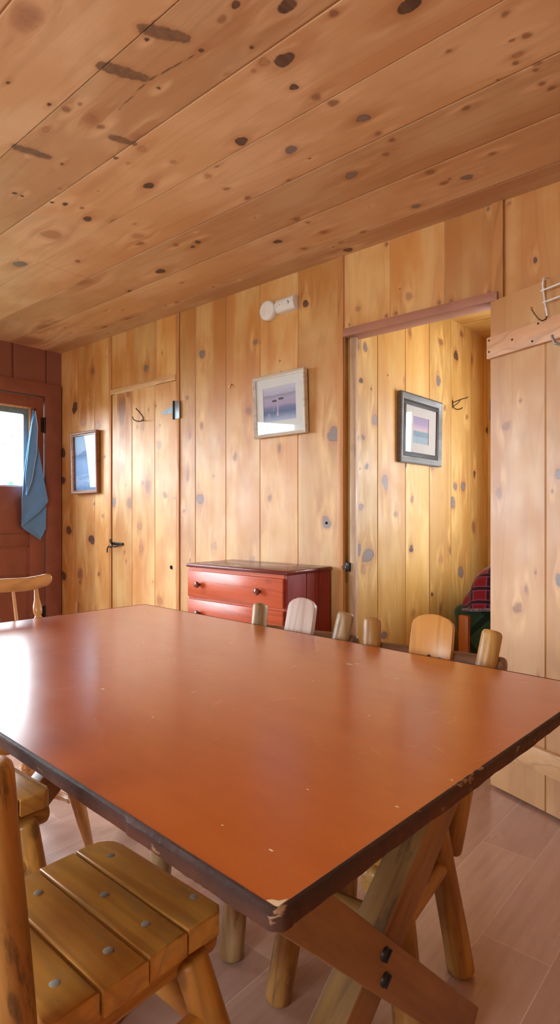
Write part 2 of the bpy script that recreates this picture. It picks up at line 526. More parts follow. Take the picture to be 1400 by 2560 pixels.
def frames_along(pts):
    ts = []
    for i in range(len(pts)):
        a, b = pts[max(0, i - 1)], pts[min(len(pts) - 1, i + 1)]
        ts.append((b - a).normalized())
    u = ts[0].orthogonal().normalized()
    out = []
    for t in ts:
        u = (u - t * u.dot(t)).normalized()
        out.append((t, u, t.cross(u)))
    return out


def tube(bm, pts, rad, n=14, round_ends=0.0, lump=0.0, seed=0, facets=0.0):
    """A closed round bar along pts with a radius per point."""
    pts = [Vector(p) for p in pts]
    if not isinstance(rad, (list, tuple)):
        rad = [rad] * len(pts)
    if round_ends > 0:
        p0, p1, d0, d1 = pts[0], pts[-1], (pts[1] - pts[0]).normalized(), (pts[-1] - pts[-2]).normalized()
        r0, r1 = rad[0], rad[-1]
        k = round_ends
        pts = [p0, p0 + d0 * r0 * k * 0.12, p0 + d0 * r0 * k * 0.5, p0 + d0 * r0 * k] + pts[1:-1] + [p1 - d1 * r1 * k, p1 - d1 * r1 * k * 0.5, p1 - d1 * r1 * k * 0.12, p1]
        rad = [r0 * 0.62, r0 * 0.80, r0 * 0.95, r0] + list(rad[1:-1]) + [r1, r1 * 0.95, r1 * 0.80, r1 * 0.62]
    rng = random.Random(seed)
    ph = [rng.uniform(0, 6.28) for _ in range(6)]
    rings = []
    fr = frames_along(pts)
    L = 0.0
    for i, (p, r) in enumerate(zip(pts, rad)):
        if i:
            L += (pts[i] - pts[i - 1]).length
        t, u, w = fr[i]
        ring = []
        for k in range(n):
            a = 2 * math.pi * k / n
            rr = r
            if lump:
                rr *= 1 + lump * (math.sin(2 * a + ph[0] + L * 7) * 0.5 + math.sin(3 * a + ph[1] - L * 11) * 0.35 + math.sin(L * 23 + ph[2] + a) * 0.3)
            ring.append(bm.verts.new(p + (u * math.cos(a) + w * math.sin(a)) * rr))
        rings.append(ring)
    for a, b in zip(rings, rings[1:]):
        for k in range(n):
            bm.faces.new((a[k], a[(k + 1) % n], b[(k + 1) % n], b[k]))
    bm.faces.new(rings[0][::-1])
    bm.faces.new(rings[-1])


def log(bm, p0, p1, r0, r1=None, n=16, lump=0.05, seed=0, steps=8, k=0.35):
    p0, p1 = Vector(p0), Vector(p1)
    r1 = r0 if r1 is None else r1
    pts = [p0.lerp(p1, i / steps) for i in range(steps + 1)]
    tube(bm, pts, [r0 + (r1 - r0) * i / steps for i in range(steps + 1)], n, k, lump, seed)


def lathe(bm, prof, n=24, xf=None):
    """prof: (radius, height) pairs, revolved about z."""
    vs, rings = [], []
    for r, z in prof:
        ring = []
        for k in range(n):
            a = 2 * math.pi * k / n
            ring.append(bm.verts.new((max(r, 1e-4) * math.cos(a), max(r, 1e-4) * math.sin(a), z)))
        rings.append(ring)
        vs += ring
    for a, b in zip(rings, rings[1:]):
        for k in range(n):
            bm.faces.new((a[k], a[(k + 1) % n], b[(k + 1) % n], b[k]))
    bm.faces.new(rings[0][::-1])
    bm.faces.new(rings[-1])
    if xf is not None:
        bmesh.ops.transform(bm, matrix=xf, verts=vs)


def turned(bm, p0, p1, prof, n=20):
    """A turned spindle from p0 to p1; prof: (fraction along, radius)."""
    p0, p1 = Vector(p0), Vector(p1)
    d = p1 - p0
    q = Vector((0, 0, 1)).rotation_difference(d.normalized()).to_matrix().to_4x4()
    lathe(bm, [(r, t * d.length) for t, r in prof], n, Matrix.Translation(p0) @ q)


def prism(bm, outline, d0, d1, axis='z', bev=0.0, seg=2, xf=None):
    """Outline in a plane, thickened from d0 to d1 along axis."""
    def pt(a, b, d):
        return {'z': (a, b, d), 'y': (a, d, b), 'x': (d, a, b)}[axis]
    lo = [bm.verts.new(pt(a, b, d0)) for a, b in outline]
    hi = [bm.verts.new(pt(a, b, d1)) for a, b in outline]
    n = len(outline)
    fs = [bm.faces.new(lo[::-1]), bm.faces.new(hi)]
    for k in range(n):
        bm.faces.new((lo[k], lo[(k + 1) % n], hi[(k + 1) % n], hi[k]))
    vs = lo + hi
    if bev > 0:
        es = [e for f in fs for e in f.edges]
        rr = bmesh.ops.bevel(bm, geom=es, offset=bev, segments=seg, profile=0.5, affect='EDGES')
        vs = list({v for f in rr['faces'] for v in f.verts} | {v for v in vs if v.is_valid})
    if xf is not None:
        bmesh.ops.transform(bm, matrix=xf, verts=vs)


def planks(name, mat, O, U, V, Nn, rects, seams, knots=(), seed=0, back=0.1, butts=(), depth=0.016, groove=0.0030, parent=None, streaks=()):
    """Boards running along V side by side in U, grooves at the seams, knots at given places.
    rects: (u0,u1,v0,v1,ustep,vstep)."""
    O, U, V, Nn = (np.array(x, float) for x in (O, U, V, Nn))
    rng = np.random.RandomState(seed)
    seams = np.array(sorted(seams))
    tones = rng.uniform(0.15, 0.95, len(seams) + 2)
    offs = rng.uniform(0, 30, (len(seams) + 2, 2))
    sdep = depth * rng.uniform(0.7, 1.15, len(seams) + 1)
    P, F, GR, KD, KT, KH, TN = [], [], [], [], [], [], []
    base = 0
    for (u0, u1, v0, v1, us, vs_) in rects:
        uu = list(np.linspace(u0, u1, max(2, int(round((u1 - u0) / us)) + 1)))
        for s in seams:
            for d in (-groove, -0.0024, 0.0, 0.0024, groove):
                if u0 < s + d < u1:
                    uu.append(s + d)
        vv = list(np.linspace(v0, v1, max(2, int(round((v1 - v0) / vs_)) + 1)))
        for (bv, b0, b1) in butts:
            for d in (-0.003, -0.001, 0.001, 0.003):
                if v0 < bv + d < v1:
                    vv.append(bv + d)
        uu, vv = np.unique(np.round(uu, 5)), np.unique(np.round(vv, 5))
        gu, gv = np.meshgrid(uu, vv, indexing='ij')
        u, v = gu.ravel(), gv.ravel()
        pl = np.searchsorted(seams, u)
        w = np.zeros_like(u)
        for k, s in enumerate(seams):
            d = np.abs(u - s)
            w -= sdep[k] * np.clip((groove - d) / (groove - 0.0024), 0, 1)
        for (bv, b0, b1) in butts:
            d = np.abs(v - bv)
            w -= np.where((u > b0) & (u < b1), 0.005 * np.clip((0.003 - d) / 0.002, 0, 1), 0)
        kd = np.full_like(u, 9.0)
        kt = np.zeros_like(u)
        gx = u.copy()
        kh = np.full_like(u, 9.0)
        for (ku, kv, ra, rb, t) in knots:
            if not (u0 - 0.1 < ku < u1 + 0.1 and v0 - 0.1 < kv < v1 + 0.1):
                continue
            kp = np.searchsorted(seams, ku)
            sel = np.where((np.abs(u - ku) < 7 * ra) & (np.abs(v - kv) < 9 * rb) & (pl == kp))[0]
            if len(sel) == 0:
                continue
            du, dv = u[sel] - ku, v[sel] - kv
            ang = np.arctan2(dv / rb, du / ra)
            f = 1 + 0.10 * np.sin(2 * ang + ku * 90) + 0.07 * np.sin(3 * ang + kv * 70)
            q = np.sqrt((du / ra) ** 2 + (dv / rb) ** 2) / f
            q2 = np.sqrt((du / (ra * 1.1)) ** 2 + (dv / (rb * 2.0)) ** 2)
            gx[sel] -= du * np.minimum(1, 1 / np.maximum(q2, 1e-3) ** 2) * 0.9
            q3 = np.sqrt((du / (ra * 1.7)) ** 2 + ((dv - 0.4 * rb) / (rb * 3.4)) ** 2)
            kh[sel] = np.minimum(kh[sel], q3)
            m = q < kd[sel]
            kd[sel] = np.where(m, q, kd[sel])
            kt[sel] = np.where(m, t, kt[sel])
        for (a0, b0, a1, b1, rad) in streaks:
            dx, dy = a1 - a0, b1 - b0
            sel = np.where((np.abs(u - (a0 + a1) / 2) < 0.25) & (np.abs(v - (b0 + b1) / 2) < 0.25))[0]
            tt = np.clip(((u[sel] - a0) * dx + (v[sel] - b0) * dy) / (dx * dx + dy * dy), 0, 1)
            rr = rad * (0.95 - 0.5 * np.abs(tt - 0.4))
            q = np.hypot(u[sel] - a0 - tt * dx, v[sel] - b0 - tt * dy) / rr
            m = q < kd[sel]
            kd[sel] = np.where(m, q, kd[sel])
            kt[sel] = np.where(m, 5, kt[sel])
        p = O + u[:, None] * U + v[:, None] * V + w[:, None] * Nn
        nu, nv = len(uu), len(vv)
        idx = np.arange(nu * nv).reshape(nu, nv) + base
        q = np.stack([idx[:-1, :-1], idx[1:, :-1], idx[1:, 1:], idx[:-1, 1:]], -1).reshape(-1, 4)
        P.append(p)
        F.append(q)
        GR.append(np.stack([gx + offs[pl, 0], v + offs[pl, 1], pl * 3.7 + seed], 1))
        KD.append(np.minimum(kd, 9))
        KH.append(kh)
        KT.append(kt)
        TN.append(tones[pl])
        base += len(p)
        # the body behind the face
        cs = [(u0, v0, 0), (u1, v0, 0), (u1, v1, 0), (u0, v1, 0), (u0, v0, -back), (u1, v0, -back), (u1, v1, -back), (u0, v1, -back)]
        p = np.array([O + a * U + b * V + c * Nn for a, b, c in cs])
        q = np.array([(0, 4, 5, 1), (1, 5, 6, 2), (2, 6, 7, 3), (3, 7, 4, 0), (7, 6, 5, 4)]) + base
        P.append(p)
        F.append(q)
        GR.append(np.array([[a + c, b, c + seed] for a, b, c in cs]))
        KD.append(np.full(8, 9.0))
        KH.append(np.full(8, 9.0))
        KT.append(np.zeros(8))
        TN.append(np.full(8, 0.5))
        base += 8
    P, F = np.concatenate(P), np.concatenate(F)
    me = bpy.data.meshes.new(name)
    me.vertices.add(len(P))
    me.vertices.foreach_set('co', P.astype(np.float32).ravel())
    me.loops.add(len(F) * 4)
    me.loops.foreach_set('vertex_index', F.astype(np.int32).ravel())
    me.polygons.add(len(F))
    me.polygons.foreach_set('loop_start', np.arange(0, len(F) * 4, 4, dtype=np.int32))
    me.update(calc_edges=True)
    me.attributes.new('gr', 'FLOAT_VECTOR', 'POINT').data.foreach_set('vector', np.concatenate(GR).astype(np.float32).ravel())
    for nm, arr in (('kd', KD), ('kt', KT), ('kh', KH), ('tone', TN)):
        me.attributes.new(nm, 'FLOAT', 'POINT').data.foreach_set('value', np.concatenate(arr).astype(np.float32))
    me.materials.append(mat)
    o = bpy.data.objects.new(name, me)
    COL.objects.link(o)
    if parent is not None:
        o.parent = parent
    return o


def bxo(name, lo, hi, mat, parent=None, bev=0.0, grain=(0, 0, 1), seed=0, xf=None, world=False):
    bm = B()
    box(bm, lo, hi, bev)
    return build(name, bm, mat, parent, grain, seed, xf=xf, world=world)


# ------------------------------------------------------------------ knots as they lie on the boards: (across, along, half width, half length, kind)
K_WALL=[(-4.333,2.0,0.0425,0.0445,0),(-4.425,1.021,0.0435,0.0325,0),(-4.088,0.956,0.0395,0.034,0),(-4.256,0.679,0.0415,0.038,1),(-4.513,1.654,0.0315,0.046,0),(-4.071,2.252,0.028,0.0215,1),(-4.209,1.875,0.035,0.028,3),(-4.005,1.83,0.0275,0.0215,3),(-3.907,1.583,0.016,0.012,1),(-4.513,1.431,0.0315,0.0295,0),(-3.398,2.167,0.023,0.025,2),(-3.988,0.694,0.0165,0.015,1),(-4.5,0.647,0.0315,0.0325,0),(-4.049,1.23,0.017,0.0125,1),(-3.934,1.138,0.016,0.012,3),(-4.256,0.616,0.0175,0.013,1),(-2.816,2.159,0.0305,0.025,2),(-2.835,1.249,0.0305,0.0305,2),(-2.702,0.957,0.018,0.02,3),(-2.82,1.71,0.015,0.0225,1),(-2.407,1.754,0.0225,0.0235,1),(-2.52,1.494,0.017,0.0215,1),(-2.353,2.149,0.016,0.014,2),(-2.244,1.243,0.0155,0.018,1),(-2.171,1.521,0.0115,0.0205,1),(-2.378,0.891,0.016,0.0135,3),(-2.932,1.654,0.012,0.0205,1),(-2.955,1.398,0.0115,0.031,1),(-2.991,1.171,0.012,0.013,1),(-2.959,1.903,0.0155,0.0125,1),(-1.796,1.566,0.038,0.0415,2),(-1.844,1.108,0.0285,0.029,2),(-1.983,2.283,0.022,0.019,0),(-2.166,2.008,0.0055,0.0045,0),(-2.706,1.387,0.0075,0.0045,1),(-1.364,2.175,0.0165,0.017,3),(-0.792,2.185,0.0095,0.013,0),(-1.411,2.222,0.0045,0.0045,0),(-1.485,2.455,0.009,0.0075,1),(-1.485,2.109,0.009,0.008,1),(-1.433,2.111,0.0085,0.008,1),(-1.211,2.109,0.008,0.007,1),(-1.154,2.104,0.0075,0.007,1),(-0.987,2.459,0.009,0.009,1),(-0.983,2.097,0.0085,0.0085,1),(-0.897,2.45,0.007,0.0065,1),(-1.648,2.181,0.012,0.01,3),(-1.699,2.111,0.0095,0.0085,1)]
K_CLOSET=[(-3.685,1.894,0.035,0.116,1),(-3.375,1.347,0.032,0.036,1),(-3.591,1.23,0.029,0.0285,1),(-3.185,1.279,0.0215,0.0215,1),(-3.434,1.768,0.0235,0.025,3),(-3.467,1.066,0.019,0.0195,3),(-3.25,1.62,0.022,0.0275,3),(-3.448,0.909,0.0185,0.017,3),(-3.43,1.371,0.014,0.0165,1),(-3.786,1.242,0.031,0.0295,2),(-3.61,2.015,0.0195,0.023,1),(-3.241,0.57,0.0215,0.016,3),(-3.65,0.878,0.01,0.0085,1)]
K_BED=[(2.556,2.021,0.0185,0.0225,2),(2.631,2.024,0.023,0.023,2),(2.593,1.842,0.0185,0.0145,0),(2.69,1.816,0.008,0.006,0),(2.862,1.919,0.0085,0.0045,0),(3.054,1.925,0.019,0.014,3),(2.729,1.655,0.028,0.0275,2),(2.556,1.546,0.015,0.0165,1),(2.612,1.55,0.0155,0.0125,0),(2.582,1.386,0.0075,0.0065,0),(2.647,1.4,0.019,0.015,0),(2.832,1.326,0.0295,0.0395,2),(2.593,1.189,0.0225,0.0185,2),(3.135,1.235,0.0195,0.0215,1),(2.949,1.148,0.0175,0.016,1),(3.125,0.948,0.024,0.0185,0),(2.658,0.935,0.05,0.036,2),(2.571,0.967,0.022,0.0285,2),(2.612,0.861,0.019,0.025,3),(3.511,0.86,0.023,0.0155,3),(3.39,0.654,0.016,0.0125,0),(3.534,0.586,0.0115,0.01,3),(3.811,0.762,0.038,0.035,2),(3.735,2.202,0.031,0.0295,0),(3.477,1.993,0.0335,0.03,2),(3.568,1.834,0.0175,0.0205,1),(3.723,1.335,0.0245,0.0265,2),(3.849,1.34,0.032,0.0325,2),(3.68,1.229,0.042,0.034,2),(4.036,1.434,0.021,0.0255,0),(4.022,1.063,0.0275,0.0335,1),(4.266,1.767,0.0225,0.0235,0),(3.908,1.819,0.02,0.0165,1),(2.82,0.489,0.034,0.022,2),(3.149,0.57,0.0195,0.0165,3),(3.511,0.555,0.017,0.0305,1),(3.059,1.436,0.014,0.0135,0),(3.39,1.44,0.0215,0.015,1),(3.511,2.245,0.028,0.018,1),(3.823,2.368,0.0255,0.016,1),(3.981,2.223,0.027,0.025,1),(3.111,2.215,0.019,0.0325,1),(3.65,0.918,0.0235,0.0265,1)]
K_DOOR=[(0.083,1.512,0.0162,0.018,1),(0.044,1.238,0.0146,0.0183,1),(0.138,0.774,0.0214,0.0193,1),(0.323,1.301,0.0135,0.018,2),(0.326,0.905,0.0185,0.0224,2),(0.192,1.864,0.0149,0.0095,1),(0.252,1.881,0.0071,0.0046,0),(0.225,1.82,0.0073,0.0047,0),(0.13,1.851,0.0078,0.0048,0),(0.012,1.88,0.0085,0.005,0),(0.012,1.83,0.0085,0.005,0),(0.178,0.856,0.0057,0.0127,1),(0.184,0.851,0.0056,0.0126,3),(0.264,0.179,0.0071,0.0061,0)]
K_CEIL=[(0.748,-1.535,0.0278,0.0348,4),(0.824,-1.814,0.0056,0.007,0),(0.954,-1.81,0.0067,0.0085,0),(1.084,-1.09,0.011,0.0139,0),(1.092,-1.15,0.0107,0.0134,1),(1.126,-1.272,0.0069,0.0086,0),(1.14,-1.484,0.0069,0.0086,0),(1.174,-0.992,0.0206,0.0259,0),(1.307,-1.117,0.0247,0.031,0),(1.381,-0.754,0.0212,0.0266,0),(1.411,-1.165,0.0123,0.0155,0),(1.49,-1.14,0.0123,0.0154,1),(1.272,-0.913,0.0095,0.012,1),(1.452,-1.954,0.0184,0.023,0),(1.494,-1.476,0.0197,0.0247,0),(1.436,-2.38,0.0182,0.0229,0),(1.645,-1.373,0.0196,0.0246,2),(1.672,-1.083,0.0182,0.0228,2),(1.774,-1.087,0.0101,0.0127,1),(1.836,-1.068,0.0096,0.0121,1),(1.923,-1.299,0.0194,0.0243,2),(1.85,-0.801,0.0098,0.0122,1),(2.233,-0.961,0.0185,0.0232,2),(2.21,-1.048,0.0135,0.017,1),(2.105,-1.056,0.0129,0.0162,1),(2.299,-1.221,0.0159,0.02,2),(1.569,-0.573,0.0094,0.0118,1),(1.679,-0.556,0.0099,0.0124,1),(1.669,-0.591,0.0063,0.008,1),(1.733,-0.598,0.0098,0.0123,3),(1.805,-0.566,0.0088,0.0111,1),(1.59,-0.741,0.0067,0.0085,1),(1.734,-2.405,0.017,0.0214,1),(2.005,-2.593,0.0233,0.0292,0),(1.908,-2.179,0.0135,0.0169,0),(1.857,-2.283,0.0127,0.0159,1),(1.926,-2.237,0.0101,0.0127,0),(2.158,-1.884,0.0169,0.0212,0),(1.461,-3.079,0.0297,0.0372,2),(1.405,-2.646,0.0379,0.0475,3),(1.672,-1.736,0.0109,0.0136,1),(1.779,-1.718,0.0113,0.0142,1),(2.456,-1.678,0.0208,0.0261,0),(2.357,-3.381,0.0271,0.034,1),(2.352,-3.66,0.0189,0.0237,1),(1.562,-1.724,0.0137,0.0171,3),(1.212,-1.155,0.0063,0.0079,0),(1.275,-1.166,0.0129,0.0162,3),(1.289,-1.776,0.0129,0.0161,3),(1.414,-1.754,0.0105,0.0131,3),(1.001,-1.79,0.0117,0.0147,1),(1.01,-1.938,0.0089,0.0111,3),(1.123,-1.783,0.0116,0.0145,1),(1.082,-1.767,0.0184,0.0231,4),(1.018,-1.733,0.0069,0.0086,1),(1.548,-1.115,0.0133,0.0167,1),(1.895,-1.127,0.0093,0.0116,1),(1.898,-0.581,0.009,0.0112,1),(1.76,-0.612,0.0076,0.0095,1),(1.827,-0.577,0.0077,0.0097,1),(1.937,-0.563,0.009,0.0113,1),(1.369,-2.315,0.0091,0.0114,1),(1.305,-2.339,0.0113,0.0141,0),(1.262,-2.369,0.0071,0.0089,0),(1.125,-2.417,0.009,0.0113,0),(1.155,-2.415,0.0072,0.009,0),(1.643,-2.817,0.012,0.015,1),(1.523,-2.307,0.0112,0.014,1),(1.681,-2.347,0.0242,0.0303,3),(2.185,-2.631,0.0081,0.0101,1),(2.065,-2.963,0.0133,0.0167,0),(2.362,-2.903,0.0157,0.0197,1),(2.346,-1.518,0.0127,0.0159,1),(2.226,-1.656,0.0138,0.0173,1),(2.362,-1.661,0.0108,0.0136,1),(2.302,-1.836,0.0128,0.016,1),(2.05,-1.676,0.0138,0.0173,1),(2.106,-1.657,0.0097,0.0122,1),(1.26,-1.895,0.0081,0.0102,0),(1.148,-2.081,0.0069,0.0087,0),(2.147,-0.833,0.01,0.0125,1),(2.889,-1.757,0.0146,0.0184,1),(1.802,-3.046,0.0355,0.0446,4),(2.075,-4.008,0.0494,0.062,4),(2.118,-4.398,0.0946,0.1186,4),(1.248,-1.73,0.0221,0.0277,4)]


def small_knots(u0, u1, v0, v1, n, seed):
    g = random.Random(seed)
    return [(g.uniform(u0, u1), g.uniform(v0, v1), g.uniform(0.004, 0.007), g.uniform(0.005, 0.010), g.choice((1, 1, 3, 0))) for _ in range(n)]


# ------------------------------------------------------------------ the room
X, Y, Z = (1, 0, 0), (0, 1, 0), (0, 0, 1)
nX, nY, nZ = (-1, 0, 0), (0, -1, 0), (0, 0, -1)

bm = B()
box(bm, (XL - 0.05, YB - 0.05, -0.1), (XR + 0.05, 4.4, 0.0))
struct(build('floor', bm, M['floor'], smooth=0))

CS = [-1.88, -1.60, -1.32, -1.04, -0.76, -0.48, -0.20, 0.08, 0.36, 0.697, 0.98, 1.25, 1.525, 1.80, 2.075, 2.36]
struct(planks('ceiling', M['pine_ceiling'], (0, 0, ZC), Y, X, nZ,
              [(0.62, YW, XL, -0.30, 0.007, 0.008), (0.62, YW, -0.30, XR, 0.05, 0.06), (YB, 0.62, XL, XR, 0.05, 0.08)],
              CS, K_CEIL + small_knots(0.7, 2.45, -4.4, -0.5, 46, 5), seed=11, back=0.06, depth=0.012, groove=0.0028,
              butts=[(-2.98, 1.525, 1.80), (-3.93, 1.25, 1.525)],
              streaks=[(0.976, -1.535, 1.083, -1.483, 0.026), (0.974, -1.335, 1.068, -1.273, 0.025), (0.99, -2.11, 1.09, -2.08, 0.024), (1.185, -1.80, 1.25, -1.773, 0.020), (1.10, -1.48, 1.125, -1.30, 0.0035), (1.115, -1.66, 1.10, -1.50, 0.003)]))

WS = [-4.297, -4.043, -3.64, -3.54, -3.28, -2.878, -2.60, -2.317, -2.036, -1.7675, -3.0305, -3.8395, -0.9175, -1.464, -1.183, -0.60, -0.32, -0.04, 0.24, 0.52, 0.80, 1.08, 1.36]
wb = struct(planks('wall_back', M['pine_wall'], (0, YW, 0), X, Z, nY,
              [(XL, -3.812, 0.45, ZC, 0.007, 0.008), (XL, -3.812, 0, 0.45, 0.05, 0.15),
               (-3.812, -3.066, 2.06, ZC, 0.007, 0.008),
               (-3.066, -1.728, 0.8, ZC, 0.006, 0.007), (-3.066, -1.728, 0, 0.8, 0.05, 0.1),
               (-1.728, -0.955, 2.087, ZC, 0.007, 0.008),
               (-0.955, -0.6, 1.9, ZC, 0.008, 0.009), (-0.955, -0.6, 0, 1.9, 0.05, 0.1), (-0.6, XR, 0, ZC, 0.06, 0.1)],
              WS, K_WALL + small_knots(-4.5, -1.8, 0.6, 2.4, 14, 8), seed=4, back=0.10))

bm = B()
lathe(bm, [(0.0075, 0.0), (0.0075, 0.0012), (0.005, 0.0016)], 14, Matrix.Translation((-1.844, YW, 1.105)) @ Matrix.Rotation(R(90), 4, 'X'))
build('knot_hole', bm, M['dark_hole'], wb)['label'] = 'small dark hole in a blue-grey knot'
struct(planks('wall_left', M['red_wall'], (XL, 0, 0), Y, Z, X,
              [(2.35, YW, 0, ZC, 0.03, 0.05), (1.50, 2.35, 2.09, ZC, 0.03, 0.05), (W1[1], 1.50, 0, ZC, 0.05, 0.1)],
              [2.102, 2.373, 1.82, 1.54, 1.26, 0.98], seed=6, back=0.10))
struct(planks('wall_left', M['pine_wall'], (XL, 0, 0), Y, Z, X,
              [(W1[0], W1[1], 0, W1[2], 0.05, 0.1), (W1[0], W1[1], W1[3], ZC, 0.05, 0.1), (YB, W1[0], 0, ZC, 0.05, 0.1)],
              [0.52, 0.24, -0.04, -0.32, -0.6, -0.88, -1.16, -1.44, -1.72], seed=7, back=0.10))
struct(planks('wall_front', M['pine_wall'], (0, YB, 0), nX, Z, Y,
              [(-W_FILL[0], -XL, 0, ZC, 0.05, 0.1), (-W_FILL[1], -W_FILL[0], 0, W_FILL[2], 0.05, 0.1), (-W_FILL[1], -W_FILL[0], W_FILL[3], ZC, 0.05, 0.1), (-XR, -W_FILL[1], 0, ZC, 0.05, 0.1)],
              [-1.1 + 0.28 * k for k in range(20)], seed=8, back=0.10))
struct(planks('wall_right', M['pine_wall'], (XR, 0, 0), nY, Z, nX, [(-4.4, -YB, 0, ZC, 0.05, 0.1)], [-4.2 + 0.28 * k for k in range(22)], seed=9, back=0.10))

# bedroom beyond the doorway
struct(planks('wall_bedroom_left', M['pine_bedroom'], (-1.69, 0, 0), Y, Z, X,
              [(2.530, 4.28, 0.3, 2.43, 0.007, 0.008), (2.530, 4.28, 0, 0.3, 0.05, 0.1)],
              [2.753, 3.056, 3.353, 3.66, 3.976, 4.215], K_BED, seed=21, back=0.06, depth=0.010))
struct(planks('wall_bedroom_back', M['pine_bedroom'], (0, 4.28, 0), X, Z, nY,
              [(-1.75, W3[0], 0, 2.43, 0.03, 0.05), (W3[0], W3[1], 0, W3[2], 0.05, 0.1), (W3[0], W3[1], W3[3], 2.43, 0.05, 0.1), (W3[1], XR, 0, 2.43, 0.05, 0.1)],
              [-1.42, -1.14, -0.86, -0.58, -0.3, -0.02, 0.26, 0.54, 0.82, 1.1], seed=22, back=0.10))
struct(planks('ceiling_bedroom', M['pine_bedroom'], (0, 0, 2.43), Y, X, nZ, [(2.602, 4.28, -1.75, XR, 0.03, 0.1)], [2.9, 3.2, 3.5, 3.8, 4.1], seed=23, back=0.04, depth=0.004))


def window(name, face, a0, a1, z0, z1, axis, inward):
    """Frame, mullions and panes of a window that stands out of view."""
    f = struct(bpy.data.objects.new(name, None))
    COL.objects.link(f)
    bm = B()

    def bx(a, b, c, d, t0, t1):
        lo, hi = sorted((face + inward * t0, face + inward * t1))
        if axis == 'x':
            box(bm, (lo, a, c), (hi, b, d))
        else:
            box(bm, (a, lo, c), (b, hi, d))
    t = 0.05
    bx(a0, a1, z0, z0 + t, -0.09, 0.015)
    bx(a0, a1, z1 - t, z1, -0.09, 0.015)
    bx(a0, a0 + t, z0 + t, z1 - t, -0.09, 0.015)
    bx(a1 - t, a1, z0 + t, z1 - t, -0.09, 0.015)
    n = max(1, int(round((a1 - a0) / 1.0)))
    for k in range(1, n):
        m = a0 + (a1 - a0) * k / n
        bx(m - 0.03, m + 0.03, z0 + t, z1 - t, -0.08, -0.02)
    build('window_frame', bm, M['sash_white'], f)
    for k in range(n):
        p, q = a0 + (a1 - a0) * k / n, a0 + (a1 - a0) * (k + 1) / n
        bm = B()
        bx(p + 0.03, q - 0.03, z0 + t, z1 - t, -0.052, -0.048)
        build('pane', bm, M['pane'], f, smooth=0)
    return f


window('window_1', XL, W1[0], W1[1], W1[2], W1[3], 'x', 1)
window('fill_window', YB, W_FILL[0], W_FILL[1], W_FILL[2], W_FILL[3], 'y', 1)  # unseen window added as fill for the room
window('window_3', 4.28, W3[0], W3[1], W3[2], W3[3], 'y', -1)

# doorway trim
struct(bxo('trim_1', (-1.717, 2.466, 2.046), (-0.936, 2.562, 2.087), M['pink_paint'], bev=0.003, grain=X))
struct(bxo('trim_2', (-1.699, 2.502, 0), (-1.667, 2.529, 2.046), M['jamb_light'], bev=0.003))
struct(bxo('trim_3', (-1.73, 2.535, 0), (-1.699, 2.60, 2.046), M['jamb_brown']))
struct(bxo('trim_4', (-1.766, 2.487, 0), (-1.730, 2.5005, ZC), M['pine_trim'], bev=0.002))
struct(bxo('trim_5', (-0.966, 2.487, 0), (-0.919, 2.5005, ZC), M['pine_trim'], bev=0.002, seed=1))
struct(bxo('trim_6', (-3.838, 2.490, 0), (-3.812, 2.5005, ZC), M['pine_trim'], bev=0.002, seed=2))
struct(bxo('trim_7', (-3.064, 2.490, 0), (-3.032, 2.5005, ZC), M['pine_trim'], bev=0.002, seed=3))
struct(bxo('trim_8', (-3.812, 2.486, 2.033), (-3.064, 2.5005, 2.068), M['pine_pale'], bev=0.002, grain=X))
struct(bxo('trim_9', (-0.965, 2.505, 0), (-0.925, 2.60, 2.046), M['pink_paint'], seed=4))
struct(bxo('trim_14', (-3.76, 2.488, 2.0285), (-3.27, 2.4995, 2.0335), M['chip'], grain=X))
struct(bxo('wall_closet', (-3.83, 2.602, 0), (-3.05, 2.62, 2.1), M['pine_trim']))

# closet door
d2 = struct(planks('door_2', M['pine_wall'], (0, 2.498, 0), X, Z, nY, [(-3.803, -3.071, 0.45, 2.030, 0.007, 0.008), (-3.803, -3.071, 0.01, 0.45, 0.05, 0.1)],
                   [-3.557, -3.294], K_CLOSET + small_knots(-3.8, -3.08, 0.6, 2.0, 10, 3), seed=31, back=0.035))
bm = B()
prism(bm, [(-3.212, 1.826), (-3.212, 1.838), (-3.086, 1.868), (-3.086, 1.815), (-3.200, 1.822)], 2.490, 2.4935, 'y')
h = build('strap_hinge', bm, M['galv'], d2)
h['label'] = 'galvanised strap hinge'
bxo('hinge_plate', (-3.068, 2.4835, 1.775), (-3.018, 2.4868, 1.892), M['galv'], h, 0.001)
bm = B()
tube(bm, [(-3.076, 2.484, 1.774), (-3.076, 2.484, 1.896)], 0.008, 12)
build('hinge_barrel', bm, M['dark_iron'], h)
bm = B()
tube(bm, [(-3.415, 2.493, 1.800), (-3.422, 2.492, 1.830), (-3.432, 2.470, 1.862), (-3.436, 2.448, 1.880), (-3.434, 2.443, 1.886)], 0.0035, 8)
tube(bm, [(-3.415, 2.493, 1.803), (-3.42, 2.472, 1.796), (-3.44, 2.452, 1.797), (-3.462, 2.444, 1.808), (-3.477, 2.444, 1.830)], 0.0035, 8)
tube(bm, [(-3.415, 2.493, 1.803), (-3.405, 2.472, 1.797), (-3.392, 2.462, 1.803)], 0.0035, 8)
build('coat_hook', bm, M['bronze'], d2)['label'] = 'small bronze coat hook'
bm = B()
box(bm, (-3.79, 2.484, 0.925), (-3.66, 2.495, 0.945), 0.002)
tube(bm, [(-3.79, 2.478, 0.935), (-3.80, 2.472, 0.955), (-3.787, 2.470, 0.968), (-3.778, 2.472, 0.955), (-3.782, 2.478, 0.93)], 0.0035, 8)
tube(bm, [(-3.70, 2.478, 0.922), (-3.74, 2.474, 0.915), (-3.80, 2.474, 0.913), (-3.822, 2.474, 0.912), (-3.834, 2.474, 0.895), (-3.834, 2.474, 0.868)], 0.0045, 8)
